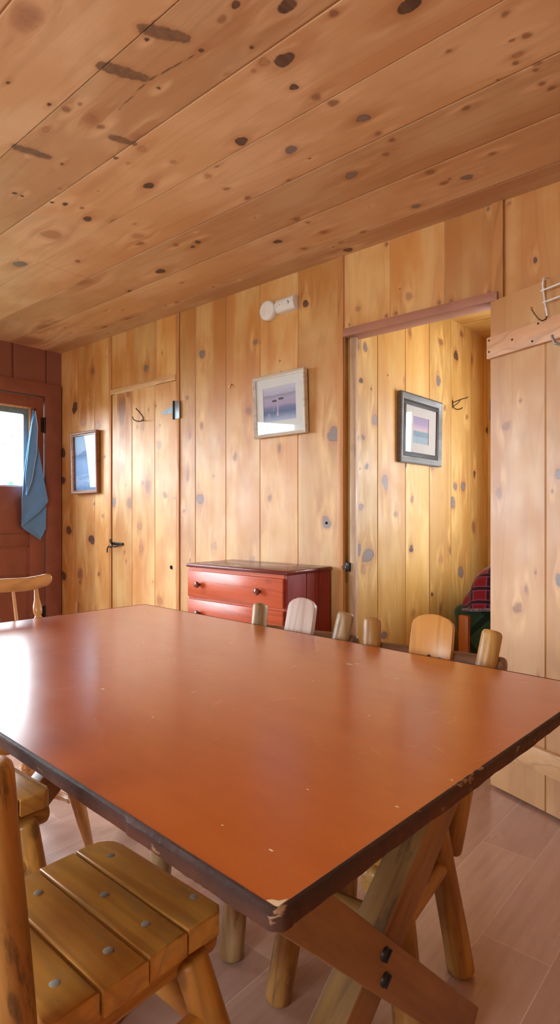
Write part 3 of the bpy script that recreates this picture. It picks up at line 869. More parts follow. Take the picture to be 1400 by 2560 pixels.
tube(bm, [(-3.765, 2.476, 0.925), (-3.79, 2.470, 0.905), (-3.812, 2.474, 0.920)], 0.0035, 8)
build('latch', bm, M['dark_iron'], d2)['label'] = 'black hook latch'
bm = B()
lathe(bm, [(0.013, 0.0), (0.013, 0.002), (0.010, 0.0025)], 18, Matrix.Translation((-3.118, 2.498, 0.799)) @ Matrix.Rotation(R(90), 4, 'X'))
build('finger_hole', bm, M['dark_hole'], d2)

# red outside door with a window
bm = B()
xf, xb = XL + 0.012, XL - 0.04
for lo, hi in (((2.225, 0.01), (2.342, 2.082)), ((1.505, 0.01), (1.60, 2.082)), ((1.60, 1.985), (2.225, 2.082)), ((1.60, 1.004), (2.225, 1.366)),
               ((1.60, 0.905), (2.225, 1.0)), ((1.60, 0.590), (2.225, 0.667)), ((1.60, 0.01), (2.225, 0.15))):
    box(bm, (xb, lo[0], lo[1]), (xf, hi[0], hi[1]), 0.003)
box(bm, (xb + 0.01, 1.59, 0.14), (xf - 0.013, 2.235, 0.92))
box(bm, (xb + 0.01, 1.59, 0.99), (xf - 0.006, 2.235, 1.01))
for z0, z1 in ((0.667, 0.905), (0.15, 0.590)):
    for (a, b, c, d) in ((1.60, 2.225, z1 - 0.012, z1), (1.60, 2.225, z0, z0 + 0.012), (2.213, 2.225, z0, z1), (1.60, 1.612, z0, z1)):
        box(bm, (xf - 0.014, a, c), (xf - 0.004, b, d), 0.003)
d1 = struct(build('door_1', bm, M['red_paint']))
bm = B()
for (a, b, c, d) in ((DW[0] - 0.04, DW[1] + 0.043, DW[3], 1.985), (DW[0] - 0.04, DW[1] + 0.043, 1.36, DW[2]), (DW[1], DW[1] + 0.043, DW[2], DW[3]), (DW[0] - 0.04, DW[0], DW[2], DW[3])):
    box(bm, (XL - 0.035, a, c), (XL - 0.004, b, d), 0.003)
build('sash', bm, M['sash'], d1)
bm = B()
for (a, b, c, d) in ((1.60, 2.232, 1.976, 1.992), (2.222, 2.236, 1.36, 1.992)):
    box(bm, (XL - 0.004, a, c), (XL + 0.018, b, d), 0.003)
build('glazing_bead', bm, M['pine_pale'], d1, grain=Z)
bxo('pane', (XL - 0.022, DW[0], DW[2]), (XL - 0.018, DW[1], DW[3]), M['pane'], d1)
for z0, z1 in ((1.80, 1.925), (0.30, 0.42)):
    bm = B()
    tube(bm, [(XL + 0.018, 2.346, z0), (XL + 0.018, 2.346, z1)], 0.009, 12)
    box(bm, (XL + 0.0125, 2.318, z0 + 0.004), (XL + 0.0155, 2.346, z1 - 0.004))
    build('hinge', bm, M['dark_iron'], d1)
struct(bxo('trim_10', (XL, 2.352, 0), (XL + 0.022, 2.488, 2.195), M['red_paint'], bev=0.003))
struct(bxo('trim_11', (XL, 1.38, 2.092), (XL + 0.024, 2.488, 2.196), M['red_paint'], bev=0.003))
struct(bxo('trim_12', (XL, 1.38, 0), (XL + 0.022, 1.50, 2.092), M['red_paint'], bev=0.003))
struct(bxo('trim_13', (XL - 0.10, 1.495, 2.082), (XL - 0.045, 2.352, 2.095), M['red_paint']))

# open bedroom door, swung round towards the room
DU = Vector((0.934, -0.356, 0)).normalized()
DN = Vector((-0.356, -0.934, 0)).normalized()
DO = Vector((-0.965, 2.472, 0))
DM = Matrix(((DU.x, -DN.x, 0, DO.x), (DU.y, -DN.y, 0, DO.y), (0, 0, 1, 0), (0, 0, 0, 1)))   # local x across, -y out of the face
d3 = struct(planks('door_3', M['pine_door'], DO, DU, Z, DN, [(0.0, 0.40, 0.012, 2.046, 0.006, 0.007), (0.40, 0.78, 0.012, 2.046, 0.03, 0.05)],
                   [0.267, 0.53], K_DOOR + small_knots(0.01, 0.4, 0.3, 1.7, 5, 2), seed=41, back=0.03, depth=0.011))
bxo('hook_board', (-0.002, -0.022, 1.803), (0.775, -0.0005, 1.892), M['pine_board'], d3, 0.002, X, xf=DM)
bxo('bottom_rail', (0.01, -0.022, 0.162), (0.775, -0.0005, 0.252), M['pine_pale'], d3, 0.002, X, 5, xf=DM)
bm = B()
tube(bm, [(0.405, -0.024, 1.84), (0.405, -0.03, 1.80), (0.402, -0.048, 1.772), (0.380, -0.060, 1.763), (0.358, -0.064, 1.773), (0.346, -0.064, 1.795), (0.344, -0.064, 1.806)], 0.0055, 12)
build('coat_hook', bm, M['grey_metal'], d3, xf=DM)['label'] = 'dull grey coat hook'
for u, z in ((0.012, 1.878), (0.012, 1.83), (0.13, 1.851), (0.225, 1.82), (0.252, 1.881)):
    bm = B()
    lathe(bm, [(0.0045, 0.0), (0.0045, 0.001), (0.003, 0.0015)], 10, Matrix.Translation((u, -0.022, z)) @ Matrix.Rotation(R(90), 4, 'X'))
    build('nail_head', bm, M['dark_iron'], d3, xf=DM)
bm = B()
for s in (0.35, 1.55):
    tube(bm, [(-0.006, 0.012, s), (-0.006, 0.012, s + 0.09)], 0.007, 10)
build('hinge', bm, M['dark_iron'], d3, xf=DM)

# ground outside the red door
struct(bxo('ground', (-60, -30, -0.4), (XL - 0.15, 40, -0.3), M['grass']))


# ------------------------------------------------------------------ table
TC = (-1.256, 1.000, 0)
table = thing('dining_table', 'long orange-brown dining table with chipped dark edge on crossed plank legs', 'table', TC, (0, 0, R(-2.7)))
TL, TW, TH_ = 0.902, 0.524, 0.76          # half length, half width, height
bm = B()
box(bm, (-TL + 0.0065, -TW + 0.0065, TH_ - 0.017), (TL - 0.0065, TW - 0.0065, TH_), 0.0)
rng = random.Random(3)
top = build('tabletop', bm, M['tabletop'], table, X, smooth=0)


def to_table(x, y):
    a = R(2.7)
    dx, dy = x - TC[0], y - TC[1]
    return dx * math.cos(a) - dy * math.sin(a), dx * math.sin(a) + dy * math.cos(a)


# chips in the surface
bm = B()
for (x, y, s) in ((-1.163, 0.74, 0.006), (-0.708, 1.245, 0.007), (-0.874, 1.285, 0.009), (-0.86, 1.30, 0.006), (-0.744, 1.25, 0.004), (-0.399, 0.699, 0.0025), (-0.458, 0.513, 0.0028), (-0.541, 0.514, 0.002), (-0.378, 0.822, 0.002), (-1.35, 0.62, 0.003), (-1.45, 0.9, 0.003), (-0.62, 0.98, 0.002), (-0.93, 0.7, 0.0025), (-0.85, 1.1, 0.002), (-1.0, 0.62, 0.002), (-0.52, 0.66, 0.0018)):
    u, v = to_table(x, y)
    n = 9
    vs = [bm.verts.new((u + s * (0.6 + 0.6 * rng.random()) * math.cos(6.283 * k / n) * 1.3, v + s * (0.4 + 0.6 * rng.random()) * math.sin(6.283 * k / n) * 0.7, TH_ + 0.0003)) for k in range(n)]
    lo = [bm.verts.new((w.co.x, w.co.y, TH_ - 0.0005)) for w in vs]
    bm.faces.new(vs)
    for k in range(n):
        bm.faces.new((lo[k], lo[(k + 1) % n], vs[(k + 1) % n], vs[k]))
u, v = TL - 0.009, -TW + 0.009
vs = [(u + 0.002, v - 0.001), (u - 0.014, v - 0.001), (u - 0.010, v + 0.004), (u - 0.004, v + 0.007), (u + 0.001, v + 0.016)]
prism(bm, vs[::-1], TH_ - 0.001, TH_ + 0.0004)
c = build('bare_chips', bm, M['chip'], top, X, smooth=0)
c['kind'] = 'stuff'
c['label'] = 'pale chips in the surface'

# edge band swept round the rim
path = []
cr = 0.012
for (cx, cy, a0) in ((TL - cr, TW - cr, 0), (-TL + cr, TW - cr, 90), (-TL + cr, -TW + cr, 180), (TL - cr, -TW + cr, 270)):
    for k in range(7):
        a = R(a0 + 15 * k)
        path.append((cx + cr * math.cos(a), cy + cr * math.sin(a), math.cos(a), math.sin(a)))
full = []
for i in range(len(path)):
    p, q = path[i], path[(i + 1) % len(path)]
    d = math.hypot(q[0] - p[0], q[1] - p[1])
    n = max(1, int(d / 0.007))
    for k in range(n):
        t = k / n
        full.append(tuple(p[j] + (q[j] - p[j]) * t for j in range(4)))
prof = [(-0.0070, TH_ + 0.0002), (-0.0060, TH_ + 0.0007), (-0.003, TH_ + 0.0002), (-0.0008, TH_ - 0.0010), (0.0, TH_ - 0.003), (0.0, TH_ - 0.011), (0.0, TH_ - 0.020), (-0.001, TH_ - 0.022), (-0.03, TH_ - 0.022)]
bm = B()
rings = []
for i, (x, y, nx, ny) in enumerate(full):
    ring = []
    e = math.sin(i * 0.17) * 0.4 + math.sin(i * 0.43 + 1) * 0.3 + math.sin(i * 1.1 + 2) * 0.2 * math.sin(i * 0.07)
    w = rng.random()
    near = 1.0 if (x > TL - 0.03 or (y < -TW + 0.02 and x > TL - 0.27)) else 0.35
    for k, (o_, z) in enumerate(prof):
        dz = (0.0018 * e * near if k in (6, 7) else 0.0) + (0.0012 * (w - 0.5) * near if k in (3, 4) else 0)
        do = (0.0008 * e * near - 0.0012 * w * near if k in (3, 4, 5, 6) else 0.0)
        if y < -TW + 0.02 and x > TL - 0.27 and k in (4, 5, 6):
            do += 0.003                      # thicker where the veneer has split away
        ring.append(bm.verts.new((x + nx * (o_ + do), y + ny * (o_ + do), z + dz)))
    rings.append(ring)
for i in range(len(rings)):
    a, b = rings[i], rings[(i + 1) % len(rings)]
    for k in range(len(prof) - 1):
        bm.faces.new((a[k], b[k], b[k + 1], a[k + 1]))
e = build('edge_band', bm, M['edge'], table, X, smooth=30)
e['label'] = 'chipped dark brown edge'
bxo('underside', (-TL + 0.02, -TW + 0.02, TH_ - 0.0215), (TL - 0.02, TW - 0.02, TH_ - 0.0175), M['trestle'], table, grain=X)


def slanted_board(x0, x1, ya, za, yb, zb, w, mat, name, parent, seed=0, square=False, raw=None):
    """A plank in the y-z plane between two heights, cut level at both ends."""
    d = Vector((yb - ya, zb - za)).normalized()
    h = w / 2 / abs(d.y)                     # half width measured level
    if square:                               # square-cut foot standing on its lower corner
        n = Vector((-d.y, d.x)) * (w / 2)
        c = Vector((yb, zb)) - d * (abs(n.y) / abs(d.y))
        pts = [(ya - h, za), (ya + h, za), tuple(c + n), tuple(c - n)]
        if n.y < 0:
            pts = [(ya - h, za), (ya + h, za), tuple(c - n), tuple(c + n)]
    else:
        pts = [(ya - h, za), (ya + h, za), (yb + h, zb), (yb - h, zb)]
    bm = B()
    prism(bm, pts, x0, x1, 'x', 0.005, 2)
    bm.normal_update()
    if raw:
        bmesh.ops.recalc_face_normals(bm, faces=bm.faces[:])
        for f in bm.faces:
            if f.normal.y < -0.3 and f.normal.z > 0.3:
                f.material_index = 1
    return build(name, bm, [mat, raw] if raw else mat, parent, (0, d.x, d.y), seed)


for xf_, s, sd, b1, b2 in ((0.720, 1, 1, (-0.440, 0.313), (0.470, -0.370)), (-0.60, 1, 2, (-0.440, 0.313), (0.49, -0.275))):
    c1 = slanted_board(xf_ - 0.040, xf_, b1[0], TH_ - 0.045, b1[1], 0.0, 0.084, M['trestle'], 'crossed_leg', table, sd, True)
    slanted_board(xf_ - 0.110, xf_ - 0.042, b2[0], TH_ - 0.058, b2[1], 0.0, 0.088, M['trestle'], 'crossed_leg', table, sd + 5, False, M['trestle_raw'])
    bxo('cleat', (xf_ - 0.13, -0.44, TH_ - 0.058), (xf_ - 0.02, 0.47, TH_ - 0.0215), M['trestle'], table, 0.004, Y, sd)
    for (yy, zz) in ((-0.062, 0.380), (-0.063, 0.336)):
        bm = B()
        q = Matrix.Translation((xf_, yy, zz)) @ Matrix.Rotation(R(90), 4, 'Y')
        lathe(bm, [(0.0125, -0.002), (0.0125, 0.002), (0.010, 0.0055), (0.004, 0.0075)], 16, q)
        box(bm, (-0.0015, -0.011, 0.004), (0.0015, 0.011, 0.0095), 0.0, xf=q @ Matrix.Rotation(R(38), 4, 'Z'))
        build('carriage_bolt', bm, M['dark_iron'], c1)['label'] = 'dark iron bolt'


# ------------------------------------------------------------------ log chairs
def log_chair(label, loc, yaw, posts, foot, splat_w, mats, seat_w=0.36, top_z=0.45, seed=0, screws=(), leg_r=0.033, splat_top=0.855, dx=0.0):
    """front is +y. posts: ((x,y,z) foot, (x,y,z) head) of the right post; foot: (x, y front, y rear)."""
    t = thing('log_chair', label, 'chair', (loc[0], loc[1], 0), (0, 0, R(yaw)), 'log chairs around the table')
    ms, ml, mp, mr, mspl = mats
    hw = seat_w / 2
    edges = [0.170, 0.085, 0.005, -0.080, -0.165]
    rg = random.Random(seed)
    for k in range(4):
        y1, y0 = edges[k] - 0.0022, edges[k + 1] + 0.0022
        e = 0.006 * (rg.random() - 0.5)
        if k == 0:
            r = 0.05 if seed != 2 else 0.022
            pts = [(-hw + e, y0), (hw + e, y0), (hw + e, y1 - r)] + [(hw + e - r + r * math.cos(R(a)), y1 - r + r * math.sin(R(a))) for a in (25, 45, 65)] + [(hw - r, y1), (-hw + r, y1)] + [(-hw + e + r + r * math.cos(R(a)), y1 - r + r * math.sin(R(a))) for a in (115, 135, 155)] + [(-hw + e, y1 - r)]
            if seed == 1:      # this seat keeps a square near corner
                pts = [(-hw + e, y0), (hw + e, y0), (hw + e + 0.004, y1 - 0.015), (hw + e - 0.012, y1)] + [(-hw + r, y1)] + [(-hw + e + r + r * math.cos(R(a)), y1 - r + r * math.sin(R(a))) for a in (115, 135, 155)] + [(-hw + e, y1 - r)]
        else:
            pts = [(-hw + e, y0), (hw + e, y0), (hw + e, y1), (-hw + e, y1)]
        bm = B()
        prism(bm, pts, top_z - 0.045 + 0.002 * rg.random(), top_z + 0.0015 * rg.random(), 'z', 0.005, 3)
        pl = build('seat_board', bm, ms, t, X, seed * 10 + k)
        for (sx, sy) in screws:
            if y0 < sy <= y1:
                bm = B()
                q = Matrix.Translation((sx, sy, top_z + 0.001))
                lathe(bm, [(0.0080, -0.004), (0.0080, 0.0001), (0.0072, 0.0004)], 14, q)
                build('screw', bm, M['screw'], pl)['label'] = 'flat grey screw head'
    zr = top_z - 0.045 - 0.034
    for s in (-1, 1):
        bm = B()
        log(bm, (s * (hw - 0.062), 0.185, zr), (s * (hw - 0.062), -0.20, zr), 0.031, 0.030, seed=seed + s)
        build('seat_rail', bm, ml, t, Y, seed + s)
    for s in (-1, 1):
        bm = B()
        log(bm, (s * (hw - 0.035), 0.115, zr + 0.008), (s * foot[0], foot[1], 0.0), leg_r * 0.93, leg_r, seed=seed + 3 + s)
        build('front_leg', bm, ml, t, (s * 0.1, 0.1, -1), seed + s)
        bm = B()
        log(bm, (s * (hw - 0.035), -0.125, zr + 0.008), (s * foot[0], foot[2], 0.0), leg_r * 0.93, leg_r * 1.04, seed=seed + 6 + s)
        build('rear_leg', bm, ml, t, (s * 0.1, -0.1, -1), seed + 4 + s)
        pf, ph = posts
        bm = B()
        log(bm, (s * pf[0], pf[1], pf[2]), (s * ph[0], ph[1], ph[2]), 0.030 if seed != 1 else 0.034, 0.029 if seed != 1 else 0.032, 18, 0.04, seed + 9 + s, 10, 0.5)
        build('back_post', bm, mp, t, (0, -0.2, 1), seed + 7 + s)
        # side stretcher
        bm = B()
        sx_ = s * (hw - 0.035 + (foot[0] - hw + 0.035) * 0.28)
        log(bm, (sx_, 0.115 + (foot[1] - 0.115) * 0.28, 0.275), (sx_, -0.125 + (foot[2] + 0.125) * 0.28, 0.275), 0.020, seed=seed + 12 + s)
        build('stretcher', bm, ml, t, Y, seed + 12 + s)
    fx = hw - 0.035 + (foot[0] - hw + 0.035) * 0.34
    bm = B()
    log(bm, (-fx, 0.115 + (foot[1] - 0.115) * 0.34, 0.262), (fx, 0.115 + (foot[1] - 0.115) * 0.34, 0.262), 0.026, seed=seed + 15)
    build('stretcher', bm, ml, t, X, seed + 15)
    pf, ph = Vector(posts[0]), Vector(posts[1])

    def at(z):
        k = (z - pf.z) / (ph.z - pf.z)
        return pf.lerp(ph, k)
    for z, r in ((0.722, 0.026), (0.545, 0.024)):
        p = at(z)
        bm = B()
        st = 0.047 if seed > 2 else -0.005
        log(bm, (-p.x - st, p.y - 0.036 * (seed > 2), z), (p.x + st, p.y - 0.036 * (seed > 2), z), r, seed=seed + 20, k=0.6)
        build('back_rail', bm, mr, t, X, seed + 20)
    # back splat, rounded head, leaning with the posts
    p0, p1 = at(0.50), at(splat_top)
    d = (Vector((0, p1.y, p1.z)) - Vector((0, p0.y, p0.z)))
    Ls = d.length
    w = splat_w / 2
    pts = [(-w * 0.86, 0), (w * 0.86, 0), (w, Ls * 0.72), (w, Ls - 0.034)] + [(w * math.cos(R(a)) if abs(math.cos(R(a))) < 0.94 else w * 0.97, Ls - 0.034 + 0.034 * math.sin(R(a))) for a in (20, 45, 70, 90, 110, 135, 160)] + [(-w, Ls - 0.034), (-w, Ls * 0.72)]
    tilt = math.atan2(d.y, d.z)
    q = Matrix.Translation((dx, p0.y - 0.006, p0.z)) @ Matrix.Rotation(-tilt, 4, 'X')
    bm = B()
    prism(bm, pts, -0.003, 0.021, 'y', 0.0035, 2, q)
    sp = build('back_splat', bm, mspl, t, (0, math.sin(tilt), math.cos(tilt)), seed + 30)
    for sx in (-0.032, 0.0, 0.032) if splat_w > 0.118 else (-0.012, 0.0):
        bm = B()
        zz = Ls - (0.128 if sx else 0.124)
        lathe(bm, [(0.0055, 0.0), (0.0055, 0.001), (0.004, 0.0014)], 12, q @ Matrix.Translation((sx, 0.021, zz)) @ Matrix.Rotation(R(-90), 4, 'X'))
        build('bolt', bm, M['dark_iron'], sp)['label'] = 'dark bolt hole'
    return t


PB = ((0.152, -0.236, 0.25), (0.189, -0.402, 0.820))
log_chair('log chair nearest the camera, its four-board seat in full view', (-0.945, 0.565), 0,
          ((0.187, -0.197, 0.24), (0.178, -0.245, 0.838)), (0.235, 0.20, -0.20), 0.11,
          (M['seat_ochre'], M['log_ochre'], M['log_dirty'], M['log_ochre'], M['splat_gold']), seed=1,
          screws=[(0.110, 0.049), (0.115, -0.028), (0.113, -0.118), (-0.111, 0.125), (-0.012, 0.047), (0.117, 0.150), (-0.11, -0.03), (-0.12, -0.12)])
log_chair('second log chair on the near side, mostly hidden behind the post at left edge', (-1.610, 0.592), 0,
          PB, (0.172, 0.17, -0.17), 0.11, (M['seat_ochre'], M['log_ochre'], M['log_dirty'], M['log_ochre'], M['splat_gold']), seed=2)
log_chair('log chair with a pale whitish back board, across the table before the dresser', (-1.254, 1.220), 187,
          ((0.116, -0.236, 0.25), (0.177, -0.402, 0.822)), (0.132, 0.16, -0.17), 0.108, (M['seat_ochre'], M['log_pale'], M['log_pale'], M['log_rail'], M['splat_pale']), seed=3, splat_top=0.854, dx=-0.006)
log_chair('log chair with a golden back board, across the table before the doorway', (-0.776, 1.235), 187,
          ((0.116, -0.236, 0.25), (0.186, -0.402, 0.822)), (0.168, 0.16, -0.17), 0.126, (M['seat_ochre'], M['log_gold'], M['log_gold'], M['log_rail'], M['splat_gold']), seat_w=0.30, seed=4, splat_top=0.848, dx=-0.015)


# ------------------------------------------------------------------ turned chair at the far end of the table
wc = thing('windsor_chair', 'golden spindle-back wooden chair at the far left end of the table', 'chair', (-2.02, 0.945, 0), (0, 0, R(-90)))
mw = M['windsor']
pts = []
for k in range(28):
    a = 2 * math.pi * k / 28
    x, y = 0.225 * math.copysign(abs(math.cos(a)) ** 0.7, math.cos(a)), 0.205 * math.copysign(abs(math.sin(a)) ** 0.7, math.sin(a))
    pts.append((x * (1 - 0.12 * (y < 0) * abs(y) / 0.2), y))
bm = B()
prism(bm, pts, 0.405, 0.445, 'z', 0.012, 3)
build('seat', bm, mw, wc, Y)
LEG = [(0.0, 0.014), (0.10, 0.018), (0.24, 0.024), (0.30, 0.026), (0.36, 0.0165), (0.41, 0.0165), (0.45, 0.0205), (0.465, 0.0255), (0.48, 0.0255), (0.495, 0.021), (0.52, 0.0265), (0.545, 0.0275), (0.56, 0.0245), (0.60, 0.0250), (0.78, 0.0210), (1.0, 0.0145)]
for sx, top, ft in ((1, (-0.100, 0.10), (-0.170, 0.185)), (-1, (0.100, 0.10), (0.170, 0.185)), (1, (0.085, -0.10), (0.118, -0.155)), (-1, (-0.085, -0.10), (-0.118, -0.155))):
    bm = B()
    turned(bm, (top[0], top[1], 0.41), (ft[0], ft[1], 0.0), LEG)
    build('leg', bm, mw, wc, (0, 0, 1), sx)
ST = [(0.0, 0.009), (0.12, 0.010), (0.16, 0.0125), (0.19, 0.0095), (0.35, 0.0145), (0.5, 0.0185), (0.65, 0.0145), (0.81, 0.0095), (0.84, 0.0125), (0.88, 0.010), (1.0, 0.009)]
for s in (-1, 1):
    bm = B()
    turned(bm, (s * 0.144, 0.154, 0.152), (s * 0.105, -0.134, 0.152), ST)
    build('stretcher', bm, mw, wc, Y, s)
bm = B()
turned(bm, (-0.124, 0.01, 0.152), (0.124, 0.01, 0.152), ST)
build('stretcher', bm, mw, wc, X, 3)
cz = 0.845
POST = [(0.0, 0.012), (0.10, 0.014), (0.20, 0.012), (0.26, 0.010), (0.66, 0.0105), (0.70, 0.0120), (0.715, 0.0155), (0.735, 0.0155), (0.75, 0.0115), (0.775, 0.0165), (0.81, 0.0180), (0.84, 0.0165), (0.90, 0.0105), (1.0, 0.0075)]


def backy(x):
    return -0.285 - 0.045 * (1 - (x / 0.24) ** 2)


for s in (-1, 1):
    bm = B()
    turned(bm, (s * 0.190, -0.165, 0.43), (s * 0.218, backy(0.218), cz + 0.005), POST)
    build('back_post', bm, mw, wc, (0, 0, 1), s)
for x in (-0.136, -0.068, 0.0, 0.068, 0.136):
    bm = B()
    turned(bm, (x * 0.9, -0.180, 0.43), (x, backy(x), cz + 0.005), [(0, 0.006), (0.3, 0.008), (0.6, 0.0075), (1.0, 0.0055)], 12)
    build('spindle', bm, mw, wc, (0, 0, 1), x)
# crest rail: bent plank with rolled up, rounded ends
bm = B()
rings = []
nseg = 60
for i in range(nseg + 1):
    x = 0.275 * math.sin(math.pi * (i / nseg - 0.5))
    f = abs(x) / 0.275
    y = backy(x)
    zc = cz + 0.022 + 0.006 * (1 - f) + 0.022 * max(0, (f - 0.62) / 0.38) ** 1.5
    hh = 0.0235 + 0.004 * math.sin(f * 3.0)
    tt = 0.011 + 0.003 * f
    if f > 0.915:
        k = math.sqrt(max(0.0, 1 - ((f - 0.915) / 0.0851) ** 2))
        hh *= max(0.08, k)
        tt *= max(0.15, k)
    ring = []
    for k in range(14):
        a = 2 * math.pi * k / 14
        ca, sa = math.cos(a), math.sin(a)
        ring.append(bm.verts.new((x, y + tt * math.copysign(abs(ca) ** 0.7, ca), zc + hh * math.copysign(abs(sa) ** 0.75, sa))))
    rings.append(ring)
for a, b in zip(rings, rings[1:]):
    for k in range(14):
        bm.faces.new((a[k], a[(k + 1) % 14], b[(k + 1) % 14], b[k]))
bm.faces.new(rings[0][::-1])
bm.faces.new(rings[-1])
build('crest_rail', bm, mw, wc, X, smooth=60)


# ------------------------------------------------------------------ dresser
dr = thing('dresser', 'red-brown wooden dresser with round knobs against the plank wall', 'dresser', (-2.163, 2.30, 0))
x0, x1, yf, yb, zt = -0.355, 0.355, -0.160, 0.185, 0.862
bm = B()
box(bm, (x0, yf, 0.0), (x1 - 0.018, yb, zt))
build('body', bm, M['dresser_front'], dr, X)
bm = B()
ys = [yf, -0.012, 0.090, yb]
for a, b in zip(ys, ys[1:]):
    box(bm, (x1 - 0.019, a + 0.002, 0.0), (x1, b - 0.002, zt - 0.0005), 0.002, 1)
box(bm, (x1 - 0.02, yf + 0.003, 0.0), (x1 - 0.006, yb - 0.003, zt - 0.001))
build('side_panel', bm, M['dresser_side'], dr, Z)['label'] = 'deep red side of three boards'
bm = B()
box(bm, (x0 - 0.010, yf - 0.014, zt), (x1 + 0.010, yb, zt + 0.020), 0.006, 3)
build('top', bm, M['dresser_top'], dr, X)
zz = zt - 0.018
for k in range(5):
    z1 = zz - 0.155 * k
    z0 = z1 - 0.142
    if z0 < 0.05:
        break
    bm = B()
    box(bm, (x0 + 0.006, yf - 0.016, z0), (x1 - 0.016, yf + 0.001, z1), 0.005, 2)
    dw = build('drawer', bm, M['dresser_front'], dr, X, k)
    for kx in (-0.250, 0.190):
        bm = B()
        q = Matrix.Translation((kx, yf - 0.015, (z0 + z1) / 2)) @ Matrix.Rotation(R(90), 4, 'X')
        lathe(bm, [(0.008, 0.0), (0.0075, 0.010), (0.010, 0.014), (0.0165, 0.018), (0.0175, 0.023), (0.015, 0.029), (0.008, 0.032), (0.001, 0.033)], 20, q)
        build('knob', bm, M['knob'], dw)


# ------------------------------------------------------------------ pictures
def picture(name, label, loc, rot, w, h, fw, dep, mframe, mm, mprint, pw, ph, pz=0.0, px=0.0, fillet=None, mouldx=False):
    """Face towards local -y, back at y=0."""
    t = thing(name, label, 'picture', loc, rot)
    bm = B()
    # moulding: profile swept by four mitred sides
    prof = [(0.0, 0.0), (0.0, -dep), (fw * 0.18, -dep - 0.003), (fw * 0.45, -dep - 0.001), (fw * 0.7, -dep + 0.004), (fw * 0.96, -dep + 0.005), (fw, -dep + 0.008), (fw, 0.0)]
    cs = [(-1, -1), (1, -1), (1, 1), (-1, 1)]
    rings = [[bm.verts.new((sx * (w / 2 - o), y, sz * (h / 2 - o))) for (o, y) in prof] for sx, sz in cs]
    for i in range(4):
        a, b = rings[i], rings[(i + 1) % 4]
        for k in range(len(prof)):
            k2 = (k + 1) % len(prof)
            bm.faces.new((a[k], b[k], b[k2], a[k2]))
    build('frame', bm, mframe, t, X, smooth=25)
    iw, ih = w / 2 - fw, h / 2 - fw
    if fillet:
        bm = B()
        f2 = fillet[1]
        for lo, hi in (((-iw, -ih), (iw, -ih + f2)), ((-iw, ih - f2), (iw, ih)), ((-iw, -ih + f2), (-iw + f2, ih - f2)), ((iw - f2, -ih + f2), (iw, ih - f2))):
            box(bm, (lo[0], -dep + 0.004, lo[1]), (hi[0], -0.006, hi[1]), 0.002)
        build('fillet', bm, fillet[0], t, X)['label'] = 'dark inner edge of the frame'
    if mm:
        bm = B()
        a, b, c_, d_ = px - pw / 2, px + pw / 2, pz - ph / 2, pz + ph / 2
        for lo, hi in (((-iw, -ih), (iw, c_)), ((-iw, d_), (iw, ih)), ((-iw, c_), (a, d_)), ((b, c_), (iw, d_))):
            box(bm, (lo[0], -0.0125, lo[1]), (hi[0], -0.0095, hi[1]))
        build('mat_board', bm, mm, t)
    bm = B()
    box(bm, (px - pw / 2 - 0.004, -0.0095, pz - ph / 2 - 0.004), (px + pw / 2 + 0.004, -0.006, pz + ph / 2 + 0.004))
    p = build('print', bm, mprint, t)
    bm = B()
    box(bm, (-iw, -0.0165, -ih), (iw, -0.0145, ih))
    build('glass', bm, M['glass'], t, smooth=0)
    return t, p


mC = print_mat('lilac_lake_print', -0.098, 0.098, [(0.0, (196, 208, 226)), (0.12, (168, 186, 214)), (0.30, (104, 126, 166)), (0.44, (126, 140, 178)), (0.52, (176, 168, 196)), (0.70, (178, 176, 204)), (0.78, (152, 156, 178)), (0.82, (188, 190, 212)), (1.0, (204, 208, 224))], 0.12, (14, 14, 30))
tC, pC = picture('framed_picture', 'off-white framed picture with wide pale mat on the plank wall above the dresser', (-2.145, 2.484, 1.757), (R(2.0), R(-0.6), 0), 0.380, 0.345, 0.020, 0.026, M['frame_white'], M['mat_board'], mC, 0.238, 0.190, 0.008, -0.002)
mbar, mline = plain('dark_bars', (104, 92, 104), 0.6, 0.1), plain('pale_lines', (196, 190, 212), 0.6, 0.1)  # colours of the thin bars laid over the picture sheet
for (a, b, c_, d_) in ((-0.055, -0.022, 0.020, 0.031), (-0.008, 0.028, 0.028, 0.039)):
    bxo('dark_bar', (a, -0.0098, c_), (b, -0.0094, d_), mbar, pC)
for (a, b, c_, d_) in ((-0.019, -0.011, -0.035, 0.04), (-0.048, -0.044, -0.03, 0.02), (-0.024, -0.010, -0.06, -0.036), (-0.085, -0.078, -0.07, -0.04)):
    bxo('pale_bar', (a, -0.0098, c_), (b, -0.0094, d_), mline, pC)

mL = print_mat('blue_print', -0.20, 0.20, [(0.0, (110, 148, 196)), (0.14, (160, 188, 222)), (0.22, (132, 168, 212)), (0.5, (146, 180, 224)), (0.66, (108, 140, 182)), (0.74, (166, 198, 232)), (1.0, (172, 206, 238))], 0.35, (10, 10, 16))
tL, pL = picture('framed_picture', 'narrow brown framed picture with a blue print, left of the closet door', (-4.128, 2.483, 1.549), (R(1.0), R(-0.5), R(3.5)), 0.340, 0.478, 0.030, 0.030, M['frame_brown'], None, mL, 0.275, 0.41, 0.0)
mpb = plain('print_pale_blue', (178, 204, 234), 0.6, 0.1)
bm = B()
for k in range(6):
    x = -0.115 + 0.022 * k
    box(bm, (x, -0.0098, 0.055 + 0.008 * k), (x + 0.004, -0.0094, 0.098 + 0.0088 * k))
prism(bm, [(-0.12, 0.092), (0.03, 0.150), (0.03, 0.156), (-0.12, 0.098)], -0.0098, -0.0094, 'y')
build('pale_railing', bm, mpb, pL)
